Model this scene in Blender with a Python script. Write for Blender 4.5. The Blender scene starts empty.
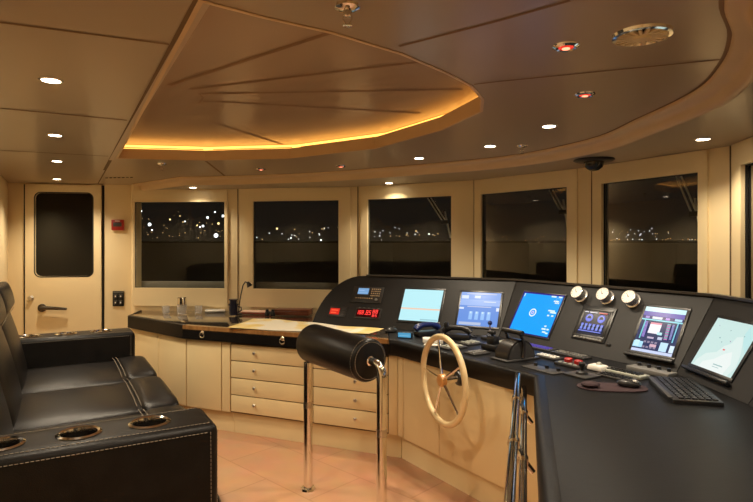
import bpy, bmesh, math, random
from mathutils import Vector, Matrix
from mathutils.geometry import tessellate_polygon
random.seed(7)
sc = bpy.context.scene
C = sc.collection
PI = math.pi
F, CX, HY, CAMZ = 560.0, 376.5, 243.0, 1.6          # focal length in pixels, principal point, eye height

# ------------------------------------------------------------------ survey helpers (photo measurements -> metres)
def P(px, py, z):
    Y = (CAMZ - z) * F / (py - HY)
    return Vector(((px - CX) * Y / F, Y, z))
def ray(px, py):
    return Vector(((px - CX) / F, 1.0, -(py - HY) / F))
EYE = Vector((0, 0, CAMZ))
def hit(px, py, p0, n):
    d = ray(px, py)
    return EYE + d * ((Vector(p0) - EYE).dot(n) / d.dot(n))
def on_line(px, a, b):                               # plan point on line a-b along pixel column px
    k = (px - CX) / F
    dx, dy = b[0] - a[0], b[1] - a[1]
    t = (k * a[1] - a[0]) / (dx - k * dy)
    return Vector((a[0] + dx * t, a[1] + dy * t))
# ship frame: u forward, v to port
M0 = Vector((-1.19, 2.82))
TH = math.radians(29)
D2 = Vector((math.cos(TH), math.sin(TH))); D1 = Vector((-math.sin(TH), math.cos(TH)))
def S(u, v, z=0.0):
    p = M0 + D2 * u + D1 * v
    return Vector((p.x, p.y, z))

# ------------------------------------------------------------------ materials
MATS = {}
def nodes(name):
    m = bpy.data.materials.new(name); m.use_nodes = True
    nt = m.node_tree
    return m, nt, nt.nodes['Principled BSDF']
def mat(name, col, rough=0.5, metal=0.0, var=0.06, scale=6.0, bump=0.0, bscale=60.0, coat=0.0, spec=None, stretch=(1, 1, 1), trans=0.0):
    if name in MATS: return MATS[name]
    m, nt, b = nodes(name)
    L = nt.links
    tc = nt.nodes.new('ShaderNodeTexCoord'); mp = nt.nodes.new('ShaderNodeMapping'); mp.inputs['Scale'].default_value = stretch
    L.new(tc.outputs['Object'], mp.inputs['Vector'])
    nz = nt.nodes.new('ShaderNodeTexNoise'); nz.inputs['Scale'].default_value = scale; nz.inputs['Detail'].default_value = 4
    L.new(mp.outputs['Vector'], nz.inputs['Vector'])
    rp = nt.nodes.new('ShaderNodeValToRGB')
    rp.color_ramp.elements[0].position = 0.3; rp.color_ramp.elements[1].position = 0.7
    rp.color_ramp.elements[0].color = tuple(max(0, c * (1 - var)) for c in col) + (1,)
    rp.color_ramp.elements[1].color = tuple(min(1, c * (1 + var)) for c in col) + (1,)
    L.new(nz.outputs['Fac'], rp.inputs['Fac']); L.new(rp.outputs['Color'], b.inputs['Base Color'])
    b.inputs['Roughness'].default_value = rough; b.inputs['Metallic'].default_value = metal
    if coat: b.inputs['Coat Weight'].default_value = coat; b.inputs['Coat Roughness'].default_value = 0.08
    if spec is not None: b.inputs['Specular IOR Level'].default_value = spec
    if trans: b.inputs['Transmission Weight'].default_value = trans
    if bump:
        v = nt.nodes.new('ShaderNodeTexVoronoi'); v.inputs['Scale'].default_value = bscale
        L.new(tc.outputs['Object'], v.inputs['Vector'])
        bp = nt.nodes.new('ShaderNodeBump'); bp.inputs['Strength'].default_value = bump; bp.inputs['Distance'].default_value = 0.003
        L.new(v.outputs['Distance'], bp.inputs['Height']); L.new(bp.outputs['Normal'], b.inputs['Normal'])
    MATS[name] = m
    return m
def glow(col, s=1.0):
    key = 'glow_%.2f_%.2f_%.2f_%.1f' % (*col, s)
    if key in MATS: return MATS[key]
    m, nt, b = nodes(key)
    b.inputs['Base Color'].default_value = (*[c * 0.03 for c in col], 1); b.inputs['Roughness'].default_value = 0.25
    b.inputs['Specular IOR Level'].default_value = 0.15; b.inputs['Emission Color'].default_value = (*col, 1); b.inputs['Emission Strength'].default_value = s
    MATS[key] = m
    return m
cream = mat('cream_lacquer', (0.84, 0.69, 0.42), 0.38, var=0.02, scale=2.0, spec=0.4)
cream_door = mat('cream_door', (0.84, 0.69, 0.42), 0.42, var=0.02, scale=2.0, spec=0.35)
cab = mat('cream_cabinet', (0.80, 0.64, 0.36), 0.4, var=0.03, scale=3.0, spec=0.4)
gapm = mat('shadow_gap', (0.16, 0.10, 0.045), 0.8)
blackgap = mat('black_gap', (0.008, 0.007, 0.006), 0.7)
ceil_m = mat('ceiling_lacquer', (0.40, 0.31, 0.205), 0.28, var=0.02, scale=1.5, spec=0.45)
ceil_r = mat('ceiling_recess_lacquer', (0.44, 0.32, 0.215), 0.22, var=0.02, scale=1.5, spec=0.5)
joint = mat('ceiling_joint', (0.24, 0.14, 0.06), 0.7)
mould = mat('moulding', (0.66, 0.47, 0.26), 0.4, var=0.03)
leather = mat('black_leather', (0.008, 0.007, 0.0065), 0.38, var=0.25, scale=12, bump=0.18, bscale=220, spec=0.2)
leather2 = mat('black_leather_seat', (0.010, 0.0085, 0.008), 0.33, var=0.25, scale=10, bump=0.22, bscale=180, spec=0.26)
desk_m = mat('black_desk_leather', (0.009, 0.009, 0.010), 0.42, var=0.25, scale=30, bump=0.08, bscale=260, spec=0.16, stretch=(1, 6, 1))
panel_m = mat('dark_panel', (0.016, 0.015, 0.0148), 0.5, var=0.08, scale=10, spec=0.3)
counter_m = mat('dark_gloss_counter', (0.040, 0.030, 0.020), 0.08, var=0.3, scale=5, coat=1.0, stretch=(1, 5, 1))
edge_wood = mat('varnished_edge', (0.33, 0.17, 0.06), 0.18, var=0.3, scale=8, coat=0.5, stretch=(1, 8, 1))
stitch_m = mat('tan_thread', (0.26, 0.22, 0.165), 0.7)
chrome = mat('chrome', (0.82, 0.79, 0.74), 0.10, 1.0, var=0.02)
brush = mat('satin_steel', (0.62, 0.58, 0.52), 0.28, 1.0, var=0.05)
blk = mat('black_plastic', (0.012, 0.012, 0.013), 0.35, var=0.1)
blk2 = mat('dark_grey_plastic', (0.045, 0.043, 0.042), 0.4, var=0.1)
bluep = mat('navy_plastic', (0.012, 0.02, 0.11), 0.3, var=0.1)
grey = mat('grey_plastic', (0.17, 0.165, 0.155), 0.45, var=0.05)
lgrey = mat('pale_grey_plastic', (0.34, 0.35, 0.30), 0.45, var=0.05)
whitep = mat('white_plastic', (0.75, 0.72, 0.66), 0.4, var=0.03)
redp = mat('red_plastic', (0.36, 0.015, 0.012), 0.35, var=0.05)
maroon = mat('burgundy_fabric', (0.028, 0.009, 0.013), 0.85, var=0.15, scale=40)
wheelwood = mat('pale_wheel_wood', (0.80, 0.62, 0.34), 0.3, var=0.12, scale=8, coat=0.4)
hubwood = mat('hub_wood', (0.62, 0.30, 0.09), 0.3, var=0.12, scale=8, coat=0.4)
paper = None
redbook = mat('red_cover', (0.42, 0.07, 0.04), 0.5, var=0.1)
boxwood = mat('red_brown_wood', (0.16, 0.045, 0.02), 0.3, var=0.2, stretch=(1, 8, 1))
silver = mat('silver_dial_ring', (0.7, 0.7, 0.68), 0.2, 1.0, var=0.02)
def glassy():
    m, nt, b = nodes('clear_glass')
    b.inputs['Base Color'].default_value = (1, 1, 1, 1); b.inputs['Roughness'].default_value = 0.02
    b.inputs['Transmission Weight'].default_value = 0.8; b.inputs['IOR'].default_value = 1.45
    nz = nt.nodes.new('ShaderNodeTexNoise'); nz.inputs['Scale'].default_value = 3
    mr = nt.nodes.new('ShaderNodeMapRange'); mr.inputs[3].default_value = 0.01; mr.inputs[4].default_value = 0.04
    nt.links.new(nz.outputs['Fac'], mr.inputs[0]); nt.links.new(mr.outputs[0], b.inputs['Roughness'])
    return m
glass_m = glassy()
def window_glass():
    m, nt, b = nodes('window_glass')
    nt.nodes.remove(b)
    out = nt.nodes['Material Output']
    tr = nt.nodes.new('ShaderNodeBsdfTransparent'); tr.inputs['Color'].default_value = (0.62, 0.64, 0.62, 1)
    gl = nt.nodes.new('ShaderNodeBsdfGlossy'); gl.inputs['Roughness'].default_value = 0.0; gl.inputs['Color'].default_value = (.52, .51, .50, 1)
    fr = nt.nodes.new('ShaderNodeFresnel'); fr.inputs['IOR'].default_value = 1.5
    mx = nt.nodes.new('ShaderNodeMixShader')
    nt.links.new(fr.outputs[0], mx.inputs[0]); nt.links.new(tr.outputs[0], mx.inputs[1]); nt.links.new(gl.outputs[0], mx.inputs[2])
    nt.links.new(mx.outputs[0], out.inputs['Surface'])
    return m
wglass = window_glass()
def floor_mat():
    m, nt, b = nodes('parquet'); L = nt.links
    tc = nt.nodes.new('ShaderNodeTexCoord'); mp = nt.nodes.new('ShaderNodeMapping'); mp.inputs['Rotation'].default_value = (0, 0, TH + 0.25)
    L.new(tc.outputs['Object'], mp.inputs['Vector'])
    br = nt.nodes.new('ShaderNodeTexBrick'); br.inputs['Scale'].default_value = 1.0
    br.inputs['Color1'].default_value = (0.50, 0.275, 0.15, 1); br.inputs['Color2'].default_value = (0.47, 0.255, 0.14, 1)
    br.inputs['Mortar'].default_value = (0.39, 0.205, 0.105, 1); br.inputs['Mortar Size'].default_value = 0.005
    br.inputs['Brick Width'].default_value = 0.9; br.inputs['Row Height'].default_value = 0.45
    L.new(mp.outputs['Vector'], br.inputs['Vector'])
    nz = nt.nodes.new('ShaderNodeTexNoise'); nz.inputs['Scale'].default_value = 5; nz.inputs['Detail'].default_value = 6
    L.new(mp.outputs['Vector'], nz.inputs['Vector'])
    mx = nt.nodes.new('ShaderNodeMixRGB'); mx.blend_type = 'OVERLAY'; mx.inputs[0].default_value = 0.18
    L.new(br.outputs['Color'], mx.inputs[1]); L.new(nz.outputs['Color'], mx.inputs[2])
    L.new(mx.outputs[0], b.inputs['Base Color']); b.inputs['Roughness'].default_value = 0.42
    return m
floor_m = floor_mat()
def chart_mat():
    m, nt, b = nodes('chart_paper'); L = nt.links
    tc = nt.nodes.new('ShaderNodeTexCoord')
    nz = nt.nodes.new('ShaderNodeTexNoise'); nz.inputs['Scale'].default_value = 2.2; nz.inputs['Detail'].default_value = 3; nz.inputs['Distortion'].default_value = 0.6
    L.new(tc.outputs['Object'], nz.inputs['Vector'])
    rp = nt.nodes.new('ShaderNodeValToRGB'); e = rp.color_ramp.elements
    e[0].position = 0.42; e[0].color = (0.80, 0.60, 0.20, 1); e[1].position = 0.50; e[1].color = (0.86, 0.80, 0.64, 1)
    x = e.new(0.47); x.color = (0.84, 0.68, 0.34, 1)
    L.new(nz.outputs['Fac'], rp.inputs['Fac']); L.new(rp.outputs['Color'], b.inputs['Base Color']); b.inputs['Roughness'].default_value = 0.7
    return m
paper = chart_mat()

# ------------------------------------------------------------------ mesh builder
class MB:
    def __init__(s): s.bm = bmesh.new(); s.mi = 0
    def _tag(s, faces):
        for f in faces: f.material_index = s.mi
    def merge(s, tmp, mx=None):
        if mx is not None: bmesh.ops.transform(tmp, matrix=mx, verts=tmp.verts)
        for f in tmp.faces: f.material_index = s.mi
        me = bpy.data.meshes.new('tmp'); tmp.to_mesh(me); tmp.free(); s.bm.from_mesh(me); bpy.data.meshes.remove(me)
        return s
    def box(s, c, d, bev=0.0, mx=None, seg=2, taper=None):
        t = bmesh.new(); bmesh.ops.create_cube(t, size=1)
        for v in t.verts:
            if taper and v.co.z > 0: v.co.x *= taper; v.co.y *= taper
            v.co = Vector((v.co.x * d[0], v.co.y * d[1], v.co.z * d[2]))
        if bev: bmesh.ops.bevel(t, geom=list(t.edges), offset=bev, segments=seg, profile=0.5, affect='EDGES')
        bmesh.ops.translate(t, vec=Vector(c), verts=t.verts)
        return s.merge(t, mx)
    def prism(s, poly, z0, z1, bev=0.0, mx=None):
        t = bmesh.new()
        lo = [t.verts.new((p[0], p[1], z0)) for p in poly]; hi = [t.verts.new((p[0], p[1], z1)) for p in poly]
        n = len(poly)
        t.faces.new(lo[::-1]); top = t.faces.new(hi)
        for i in range(n): t.faces.new((lo[i], lo[(i + 1) % n], hi[(i + 1) % n], hi[i]))
        bmesh.ops.recalc_face_normals(t, faces=t.faces)
        if bev: bmesh.ops.bevel(t, geom=list(top.edges), offset=bev, segments=2, profile=0.5, affect='EDGES')
        bmesh.ops.triangulate(t, faces=[f for f in t.faces if len(f.verts) > 4])
        return s.merge(t, mx)
    def quad(s, pts):
        vs = [s.bm.verts.new(p) for p in pts]; f = s.bm.faces.new(vs); f.material_index = s.mi; return s
    def poly_holes(s, outer, holes, z):
        loops = [[Vector((p[0], p[1], 0)) for p in outer]] + [[Vector((p[0], p[1], 0)) for p in h] for h in holes]
        flat = [v for l in loops for v in l]
        vs = [s.bm.verts.new((v.x, v.y, z)) for v in flat]
        for tri in tessellate_polygon(loops):
            try: f = s.bm.faces.new([vs[i] for i in tri]); f.material_index = s.mi
            except ValueError: pass
        return s
    def tube(s, pts, r, seg=10, caps=True, mx=None, closed=False):
        t = bmesh.new(); pts = [Vector(p) for p in pts]; n = len(pts)
        rad = r if isinstance(r, (list, tuple)) else [r] * n
        rings = []; up = None
        for i, p in enumerate(pts):
            if closed: d = pts[(i + 1) % n] - pts[i - 1]
            else: d = pts[min(i + 1, n - 1)] - pts[max(i - 1, 0)]
            d.normalize()
            if up is None:
                up = Vector((0, 0, 1)) if abs(d.z) < 0.9 else Vector((1, 0, 0))
            a = (up - d * up.dot(d)); a.normalize(); b = d.cross(a); up = a
            rings.append([t.verts.new(p + (a * math.cos(2 * PI * k / seg) + b * math.sin(2 * PI * k / seg)) * rad[i]) for k in range(seg)])
        m = n if closed else n - 1
        for i in range(m):
            A, B = rings[i], rings[(i + 1) % n]
            for k in range(seg): t.faces.new((A[k], A[(k + 1) % seg], B[(k + 1) % seg], B[k]))
        if caps and not closed: t.faces.new(rings[0][::-1]); t.faces.new(rings[-1])
        bmesh.ops.recalc_face_normals(t, faces=t.faces)
        return s.merge(t, mx)
    def lathe(s, prof, seg=24, mx=None):
        t = bmesh.new(); rings = []
        for r, z in prof:
            if r < 1e-6: rings.append([t.verts.new((0, 0, z))])
            else: rings.append([t.verts.new((r * math.cos(2 * PI * k / seg), r * math.sin(2 * PI * k / seg), z)) for k in range(seg)])
        for A, B in zip(rings, rings[1:]):
            if len(A) == 1 and len(B) == 1: continue
            for k in range(seg):
                k2 = (k + 1) % seg
                if len(A) == 1: t.faces.new((A[0], B[k2], B[k]))
                elif len(B) == 1: t.faces.new((A[k], A[k2], B[0]))
                else: t.faces.new((A[k], A[k2], B[k2], B[k]))
        bmesh.ops.recalc_face_normals(t, faces=t.faces)
        return s.merge(t, mx)
    def ball(s, c, r, mx=None, sc_=(1, 1, 1), seg=16):
        t = bmesh.new(); bmesh.ops.create_uvsphere(t, u_segments=seg, v_segments=max(6, seg // 2), radius=r)
        for v in t.verts: v.co = Vector((v.co.x * sc_[0], v.co.y * sc_[1], v.co.z * sc_[2])) + Vector(c)
        return s.merge(t, mx)
    def dashes(s, pts, step=0.016, ln=0.011, r=0.0013):
        pts = [Vector(p) for p in pts]
        for a, b in zip(pts, pts[1:]):
            L = (b - a).length; d = (b - a) / L; k = 0.0
            while k + ln < L:
                s.tube([a + d * k, a + d * (k + ln)], r, seg=5); k += step
        return s
    def build(s, name, m, parent=None, world=False, angle=35):
        me = bpy.data.meshes.new(name); s.bm.normal_update(); s.bm.to_mesh(me); s.bm.free()
        for x in (m if isinstance(m, (list, tuple)) else [m]): me.materials.append(x)
        for p in me.polygons: p.use_smooth = True
        me.set_sharp_from_angle(angle=math.radians(angle))
        o = bpy.data.objects.new(name, me); C.objects.link(o)
        if parent is not None:
            if world: me.transform(wm(parent).inverted())
            o.parent = parent
        return o
def wm(o):
    return wm(o.parent) @ o.matrix_basis if o.parent else o.matrix_basis.copy()
def rz(a): return Matrix.Rotation(a, 4, 'Z')
def T(x, y, z=0): return Matrix.Translation((x, y, z))
def thing(name, label, cat, loc=(0, 0, 0), rotz=0.0, group=None, mx=None):
    o = bpy.data.objects.new(name, None); C.objects.link(o); o.empty_display_size = 0.1
    if mx is not None: o.matrix_basis = mx
    else: o.location = loc; o.rotation_euler = (0, 0, rotz)
    o['label'] = label; o['category'] = cat
    if group: o['group'] = group
    return o
def tag(o, label, cat, group=None, kind=None):
    o['label'] = label; o['category'] = cat
    if group: o['group'] = group
    if kind: o['kind'] = kind
    return o
def struct(o, label=None, cat=None):
    o['kind'] = 'structure'
    if label: o['label'] = label
    if cat: o['category'] = cat
    return o
def sroot(name, mx):
    o = bpy.data.objects.new(name, None); C.objects.link(o); o.matrix_basis = mx; o['kind'] = 'structure'; return o
def copy_thing(o, mx, label):
    c = o.copy(); C.objects.link(c); c.matrix_basis = mx; c['label'] = label
    for ch in list(o.children):
        k = ch.copy(); C.objects.link(k); k.parent = c
        for g in list(ch.children):
            q = g.copy(); C.objects.link(q); q.parent = k
    return c
def frame_mx(o, x, y, z):
    m = Matrix.Identity(4)
    for i, a in enumerate((x, y, z)):
        a = a.normalized()
        for r in range(3): m[r][i] = a[r]
    for r in range(3): m[r][3] = o[r]
    return m
def offset(poly, d, closed=False):                   # to the LEFT of travel
    n = len(poly); out = []
    for i in range(n):
        p = Vector(poly[i][:2])
        e = []
        if closed or i > 0: e.append((p - Vector(poly[i - 1][:2])).normalized())
        if closed or i < n - 1: e.append((Vector(poly[(i + 1) % n][:2]) - p).normalized())
        ns = [Vector((-q.y, q.x)) for q in e]
        nn = sum(ns, Vector((0, 0))).normalized()
        out.append(p + nn * (d / max(0.3, nn.dot(ns[0]))))
    return out
def catmull(pts, n=6):
    pts = [Vector(p[:2]) for p in pts]; out = []
    for i in range(len(pts) - 1):
        p0, p1, p2, p3 = pts[max(0, i - 1)], pts[i], pts[i + 1], pts[min(len(pts) - 1, i + 2)]
        for k in range(n):
            t = k / n
            out.append(0.5 * ((2 * p1) + (p2 - p0) * t + (2 * p0 - 5 * p1 + 4 * p2 - p3) * t * t + (3 * p1 - p0 - 3 * p2 + p3) * t ** 3))
    out.append(pts[-1]); return out

# ------------------------------------------------------------------ the room: plan
Z_IN, Z_OUT, Z_REC, Z_DESK = 2.232, 2.17, 2.352, 0.885
ZT, ZB = 2.036, 1.123                                 # window glass top and bottom
def col(px, Y): return Vector(((px - CX) * Y / F, Y))
aftL = col(8, 5.88); doorR = col(131, 6.10)
V = [col(133.5, 5.99), col(238, 5.90), col(358, 5.666), col(474, 5.0875), col(592, 4.196), col(731, 3.287), Vector((1.853, 1.99))]
stb = [V[-1], Vector((1.38, 0.78)), Vector((0.832, -0.23)), S(-0.87, -3.65).xy]
outline = [stb[3], aftL, doorR] + V + stb[1:3]        # clockwise from aft starboard
def strip_wall(name, pts, z0, z1, th=0.08, m=cream):  # wall of thickness th on the outside (left of travel)
    out = offset(pts, th); b = MB()
    for i in range(len(pts) - 1):
        b.prism([pts[i], pts[i + 1], out[i + 1], out[i]], z0, z1)
    return struct(b.build(name, m))
H = Z_IN + 0.12
strip_wall('wall_aft', [stb[3], aftL], 0, H)
strip_wall('wall_port', [aftL, doorR, V[0]], 0, H)
strip_wall('wall_starboard', stb[:], 0, H)
fl = offset(outline, 0.02, True)
b = MB(); b.prism(fl, -0.06, 0.0); struct(b.build('floor', floor_m))

# front wall with window openings
GL = [(135, 225), (253.7, 339), (368.2, 451.9), (482, 568), (603, 699.6), (744, None)]
FR = [(133.2, 228), (248.6, 351), (361.5, 474), (475.5, 578), (594, 709), (735, None)]
vout = offset(V, 0.032)
wf = MB(); win = []
for i in range(6):
    a, c = V[i], V[i + 1]; L = (c - a).length; d = (c - a) / L; inn = Vector((d.y, -d.x))
    mx = frame_mx(Vector((a.x, a.y, 0)), Vector((d.x, d.y, 0)), Vector((inn.x, inn.y, 0)), Vector((0, 0, 1)))  # x along, y INTO room (right of travel)
    def X(px): return (on_line(px, a, c) - a).dot(d)
    g0 = X(GL[i][0]); g1 = X(GL[i][1]) if GL[i][1] else L - 0.12
    f0 = X(FR[i][0]); f1 = X(FR[i][1]) if FR[i][1] else L - 0.05
    f0 = max(0.004, f0); g0 = max(g0, f0 + 0.012)
    win.append((mx, d, inn, g0, g1, L))
    xo0 = (vout[i] - a).dot(d); xo1 = (vout[i + 1] - a).dot(d)
    for (x0, x1, z0, z1) in ((0, g0, ZB, ZT), (g1, L, ZB, ZT), (0, L, 0, ZB), (0, L, ZT, H)):
        wf.prism([(x0 if x0 > 0 else 0, 0), (x0 if x0 > 0 else xo0, -0.032), (x1 if x1 < L else xo1, -0.032), (x1 if x1 < L else L, 0)], z0, z1, mx=mx)
    wr = sroot('window_%d' % (i + 1), mx)
    fb = MB(); t = 0.018; z0, z1 = 0.93, Z_OUT - 0.002
    e = 0.006
    for (x0, x1, y0, y1) in ((f0, g0 - e, z0, z1), (g1 + e, f1, z0, z1), (g0 - e, g1 + e, z0, ZB - e), (g0 - e, g1 + e, ZT + e, z1)):
        fb.box(((x0 + x1) / 2, t / 2 + 0.001, (y0 + y1) / 2), (x1 - x0, t, y1 - y0))
    for (x0, x1, y0, y1) in ((g0 - e, g1 + e, ZB - e, ZB), (g0 - e, g1 + e, ZT, ZT + e), (g0 - e, g0, ZB, ZT), (g1, g1 + e, ZB, ZT)):
        fb.box(((x0 + x1) / 2, t / 2 - 0.002, (y0 + y1) / 2), (x1 - x0 + .001, t * 1.3, y1 - y0 + .001))
    fb.build('window_frame', cream, wr)
    gb = MB()
    for (x0, x1, y0, y1) in ((g0, g1, ZB, ZB + .006), (g0, g1, ZT - .006, ZT), (g0, g0 + .006, ZB, ZT), (g1 - .006, g1, ZB, ZT)):
        gb.box(((x0 + x1) / 2, -0.012, (y0 + y1) / 2), (x1 - x0, 0.012, y1 - y0))
    gb.build('window_gasket', blackgap, wr)
    pb = MB(); pb.quad([(g0, -0.020, ZB), (g1, -0.020, ZB), (g1, -0.020, ZT), (g0, -0.020, ZT)]); pb.build('window_pane', wglass, wr)
    if i < 3:
        lb = MB(); lb.box(((g0 + g1) / 2, -0.08, ZB + .022), (g1 - g0, 0.05, 0.085), 0.006); lb.build('outer_ledge', mat('grey_ledge', (0.42, 0.40, 0.36), 0.5), wr)
struct(wf.build('wall_front', cream))
# corner posts: slim joints between window bays
b = MB()
for px in (361.0, 592.5, 730.5):
    pass
for i, p in enumerate(V[1:6]):
    q = offset(V, -0.004)[i + 1]
    b.tube([(q.x, q.y, 0.93), (q.x, q.y, Z_OUT)], 0.0045, seg=6)
struct(b.build('trim_4', gapm))

# ------------------------------------------------------------------ ceiling
rec_px = [(203, 2), (260, 17), (331, 33), (400, 54), (445, 73), (470, 86), (481, 99), (480, 111), (440, 130), (375, 148), (290, 158), (205, 160), (118, 158)]
rec = [P(x, y, Z_IN).xy for x, y in rec_px]
area = sum(rec[i].x * rec[(i + 1) % len(rec)].y - rec[(i + 1) % len(rec)].x * rec[i].y for i in range(len(rec)))
if area < 0: rec = rec[::-1]                          # counter-clockwise: left of travel = inside
core = []
big = offset(outline, 0.10, True)
lip_o = offset(rec, -0.014, True); cove = offset(rec, -0.11, True)
b = MB(); b.poly_holes(big, [rec], Z_IN)
ceil = struct(b.build('ceiling', ceil_m))
def thin_line(mb, a, c, w, z, drop=0.0015):
    a, c = Vector(a[:2]), Vector(c[:2]); d = (c - a).normalized(); n = Vector((-d.y, d.x)) * w / 2
    mb.quad([(a.x - n.x, a.y - n.y, z - drop), (c.x - n.x, c.y - n.y, z - drop), (c.x + n.x, c.y + n.y, z - drop), (a.x + n.x, a.y + n.y, z - drop)])
jm = MB()
for (x0, y0, x1, y1) in ((0, 22, 169, 44), (0, 108, 127, 120), (0, 150, 108, 156), (399, 46, 500, 20), (500, 20, 570, 0), (474, 84, 500, 81), (500, 81, 722, 59), (206, 161, 243, 190)):
    thin_line(jm, P(x0, y0, Z_IN), P(x1, y1, Z_IN), 0.013 if y0 < 100 else .02, Z_IN)
jm.build('panel_joint', joint, ceil)
jl = MB(); thin_line(jl, P(205, -6, Z_IN) , P(98, 183.5, Z_IN), 0.012, Z_IN)
p0, p1 = P(197.5, -2, Z_IN), P(104, 170, Z_IN)
thin_line(jl, p0, p1, 0.016, Z_IN)
jl.build('shadow_joint', gapm, ceil)
# recessed panel with cove
r = MB(); n = len(rec)
zl, zf = Z_IN - 0.003, 2.304
for i in range(n):
    a, c = rec[i], rec[(i + 1) % n]; ao, co = lip_o[i], lip_o[(i + 1) % n]; ak, ck = cove[i], cove[(i + 1) % n]
    r.quad([(ao.x, ao.y, Z_IN - .001), (co.x, co.y, Z_IN - .001), (co.x, co.y, zl), (ao.x, ao.y, zl)])
    r.quad([(ao.x, ao.y, zl), (co.x, co.y, zl), (c.x, c.y, zl), (a.x, a.y, zl)])
    r.quad([(a.x, a.y, zl), (c.x, c.y, zl), (c.x, c.y, zf), (a.x, a.y, zf)])
    r.quad([(a.x, a.y, zf), (c.x, c.y, zf), (ck.x, ck.y, zf), (ak.x, ak.y, zf)])
    r.quad([(ak.x, ak.y, zf), (ck.x, ck.y, zf), (ck.x, ck.y, Z_REC), (ak.x, ak.y, Z_REC)])
struct(r.build('trim_2', mould, angle=20))
r = MB(); r.poly_holes(cove, [], Z_REC); rc = struct(r.build('ceiling_recess', ceil_r))
r = MB()
for (x0, y0, x1, y1) in ((169, 85, 331, 32), (190, 89, 423, 61), (202, 93.5, 462, 89), (203, 101, 250, 103), (250, 103, 420, 113), (213, 122, 300, 150), (199, 93, 203, 97.5), (203, 97.5, 199, 103)):
    thin_line(r, P(x0, y0, Z_REC), P(x1, y1, Z_REC), 0.026 if abs(x1 - x0) > 10 else .012, Z_REC)
r.build('fan_joint', joint, rc)
# upright LED diffuser band; its own glow stands in for the lit cove wall
led_path = offset(rec, -0.104, True)
r = MB()
for i in range(n):
    a, c = led_path[i], led_path[(i + 1) % n]
    r.quad([(a.x, a.y, zf + .003), (c.x, c.y, zf + .003), (c.x, c.y, Z_REC - .003), (a.x, a.y, Z_REC - .003)])
led = r.build('cove_light', glow((1.0, 0.44, 0.08), 3.2))
tag(led, 'orange strip light hidden in the cove around the recessed ceiling', 'strip light')
r = MB(); ldp = offset(rec, -0.098, True)
for i in range(n):
    a, c = ldp[i], ldp[(i + 1) % n]; L = (c - a).length; k = max(1, int(L / 0.45))
    for j in range(k):
        p, q = a.lerp(c, (j + .05) / k), a.lerp(c, (j + .95) / k)
        r.tube([(p.x, p.y, 2.327), (q.x, q.y, 2.327)], 0.0028, seg=5)
struct(r.build('trim_3', gapm))
# lower soffit around the windows and its moulding
ring_px = [(180, 176.5), (250, 175), (320, 172), (385, 167), (503, 156), (588, 139), (638, 118), (693, 91), (720, 64), (731, 34), (723, 0)]
ring = [P(x, y, Z_IN).xy for x, y in ring_px]
ring = [Vector((-2.60, 5.97))] + catmull(ring + [Vector((.80, 1.20)), Vector((.70, .85)), Vector((0.57, 0.35)), Vector((.48, -.05)), Vector((0.40, -0.45))], 6)
sof = [Vector(p) for p in offset(V, 0.05)] + [Vector((1.43, 0.80)), Vector((0.90, -0.25)), Vector((0.45, -0.55))]
b = MB()
so = offset(ring, 0.085)
loop = so + sof[::-1]
b.poly_holes(loop, [], Z_OUT)
struct(b.build('ceiling_soffit', ceil_m))
prof = [(-0.045, Z_IN - .001), (-0.045, Z_IN - .012), (-0.036, Z_IN - .020), (-0.010, Z_IN - .024), (0.004, Z_IN - .030), (0.012, Z_IN - .045), (0.018, Z_OUT - .010), (0.030, Z_OUT - .016), (0.046, Z_OUT - .014), (0.056, Z_OUT - .004), (0.056, Z_OUT + .01)]
prof = [(o_ + .048, z) for o_, z in prof]
b = MB(); rows = [offset(ring, o_) for o_, z in prof]
for k in range(len(prof) - 1):
    for i in range(len(ring) - 1):
        b.quad([(*rows[k][i], prof[k][1]), (*rows[k][i + 1], prof[k][1]), (*rows[k + 1][i + 1], prof[k + 1][1]), (*rows[k + 1][i], prof[k + 1][1])])
bmesh.ops.remove_doubles(b.bm, verts=b.bm.verts, dist=1e-5)
struct(b.build('trim_1', mould, angle=60))
b = MB(); g0_, g1_ = offset(ring, -.010), offset(ring, .004)
for i in range(len(ring) - 1): b.quad([(*g0_[i], Z_IN - .0012), (*g0_[i + 1], Z_IN - .0012), (*g1_[i + 1], Z_IN - .0012), (*g1_[i], Z_IN - .0012)])
struct(b.build('trim_7', joint))  # flat dark strip drawn for the shadow gap inside the moulding
# lighter edge strip left of recess
b = MB(); q0, q1 = P(206, 0, Z_IN), P(111, 160, Z_IN)
thin_line(b, q0, q1, 0.03, Z_IN, 0.002)
struct(b.build('trim_5', mat('pale_trim', (0.48, 0.36, 0.25), 0.3)))

# ceiling fittings
dl_proto = None
def lamp_spot(p, power, size=2.3, blend=0.9, colr=(1.0, 0.84, 0.62), rad=0.03):
    ld = bpy.data.lights.new('spot_lamp', 'SPOT'); ld.energy = power; ld.spot_size = size; ld.spot_blend = blend; ld.color = colr; ld.shadow_soft_size = rad
    o = bpy.data.objects.new('spot_lamp', ld); C.objects.link(o); o.location = p; return o
def downlight(px, py, z, label, power=30):
    global dl_proto
    p = P(px, py, z)
    if dl_proto is None:
        dl_proto = t = thing('downlight', label, 'ceiling light', p, 0, 'recessed white downlights')
        MB().lathe([(0.034, 0.0), (0.034, -0.004), (0.041, -0.005), (0.045, -0.001), (0.045, 0.0)], 20).build('trim_ring', brush, t)
        MB().lathe([(0, -0.0045), (0.035, -0.0025)], 20).build('lens', glow((1.0, 0.86, 0.62), 22.0), t)
    else: copy_thing(dl_proto, T(*p), label)
    lamp_spot((p.x, p.y, p.z - 0.03), power)
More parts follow.
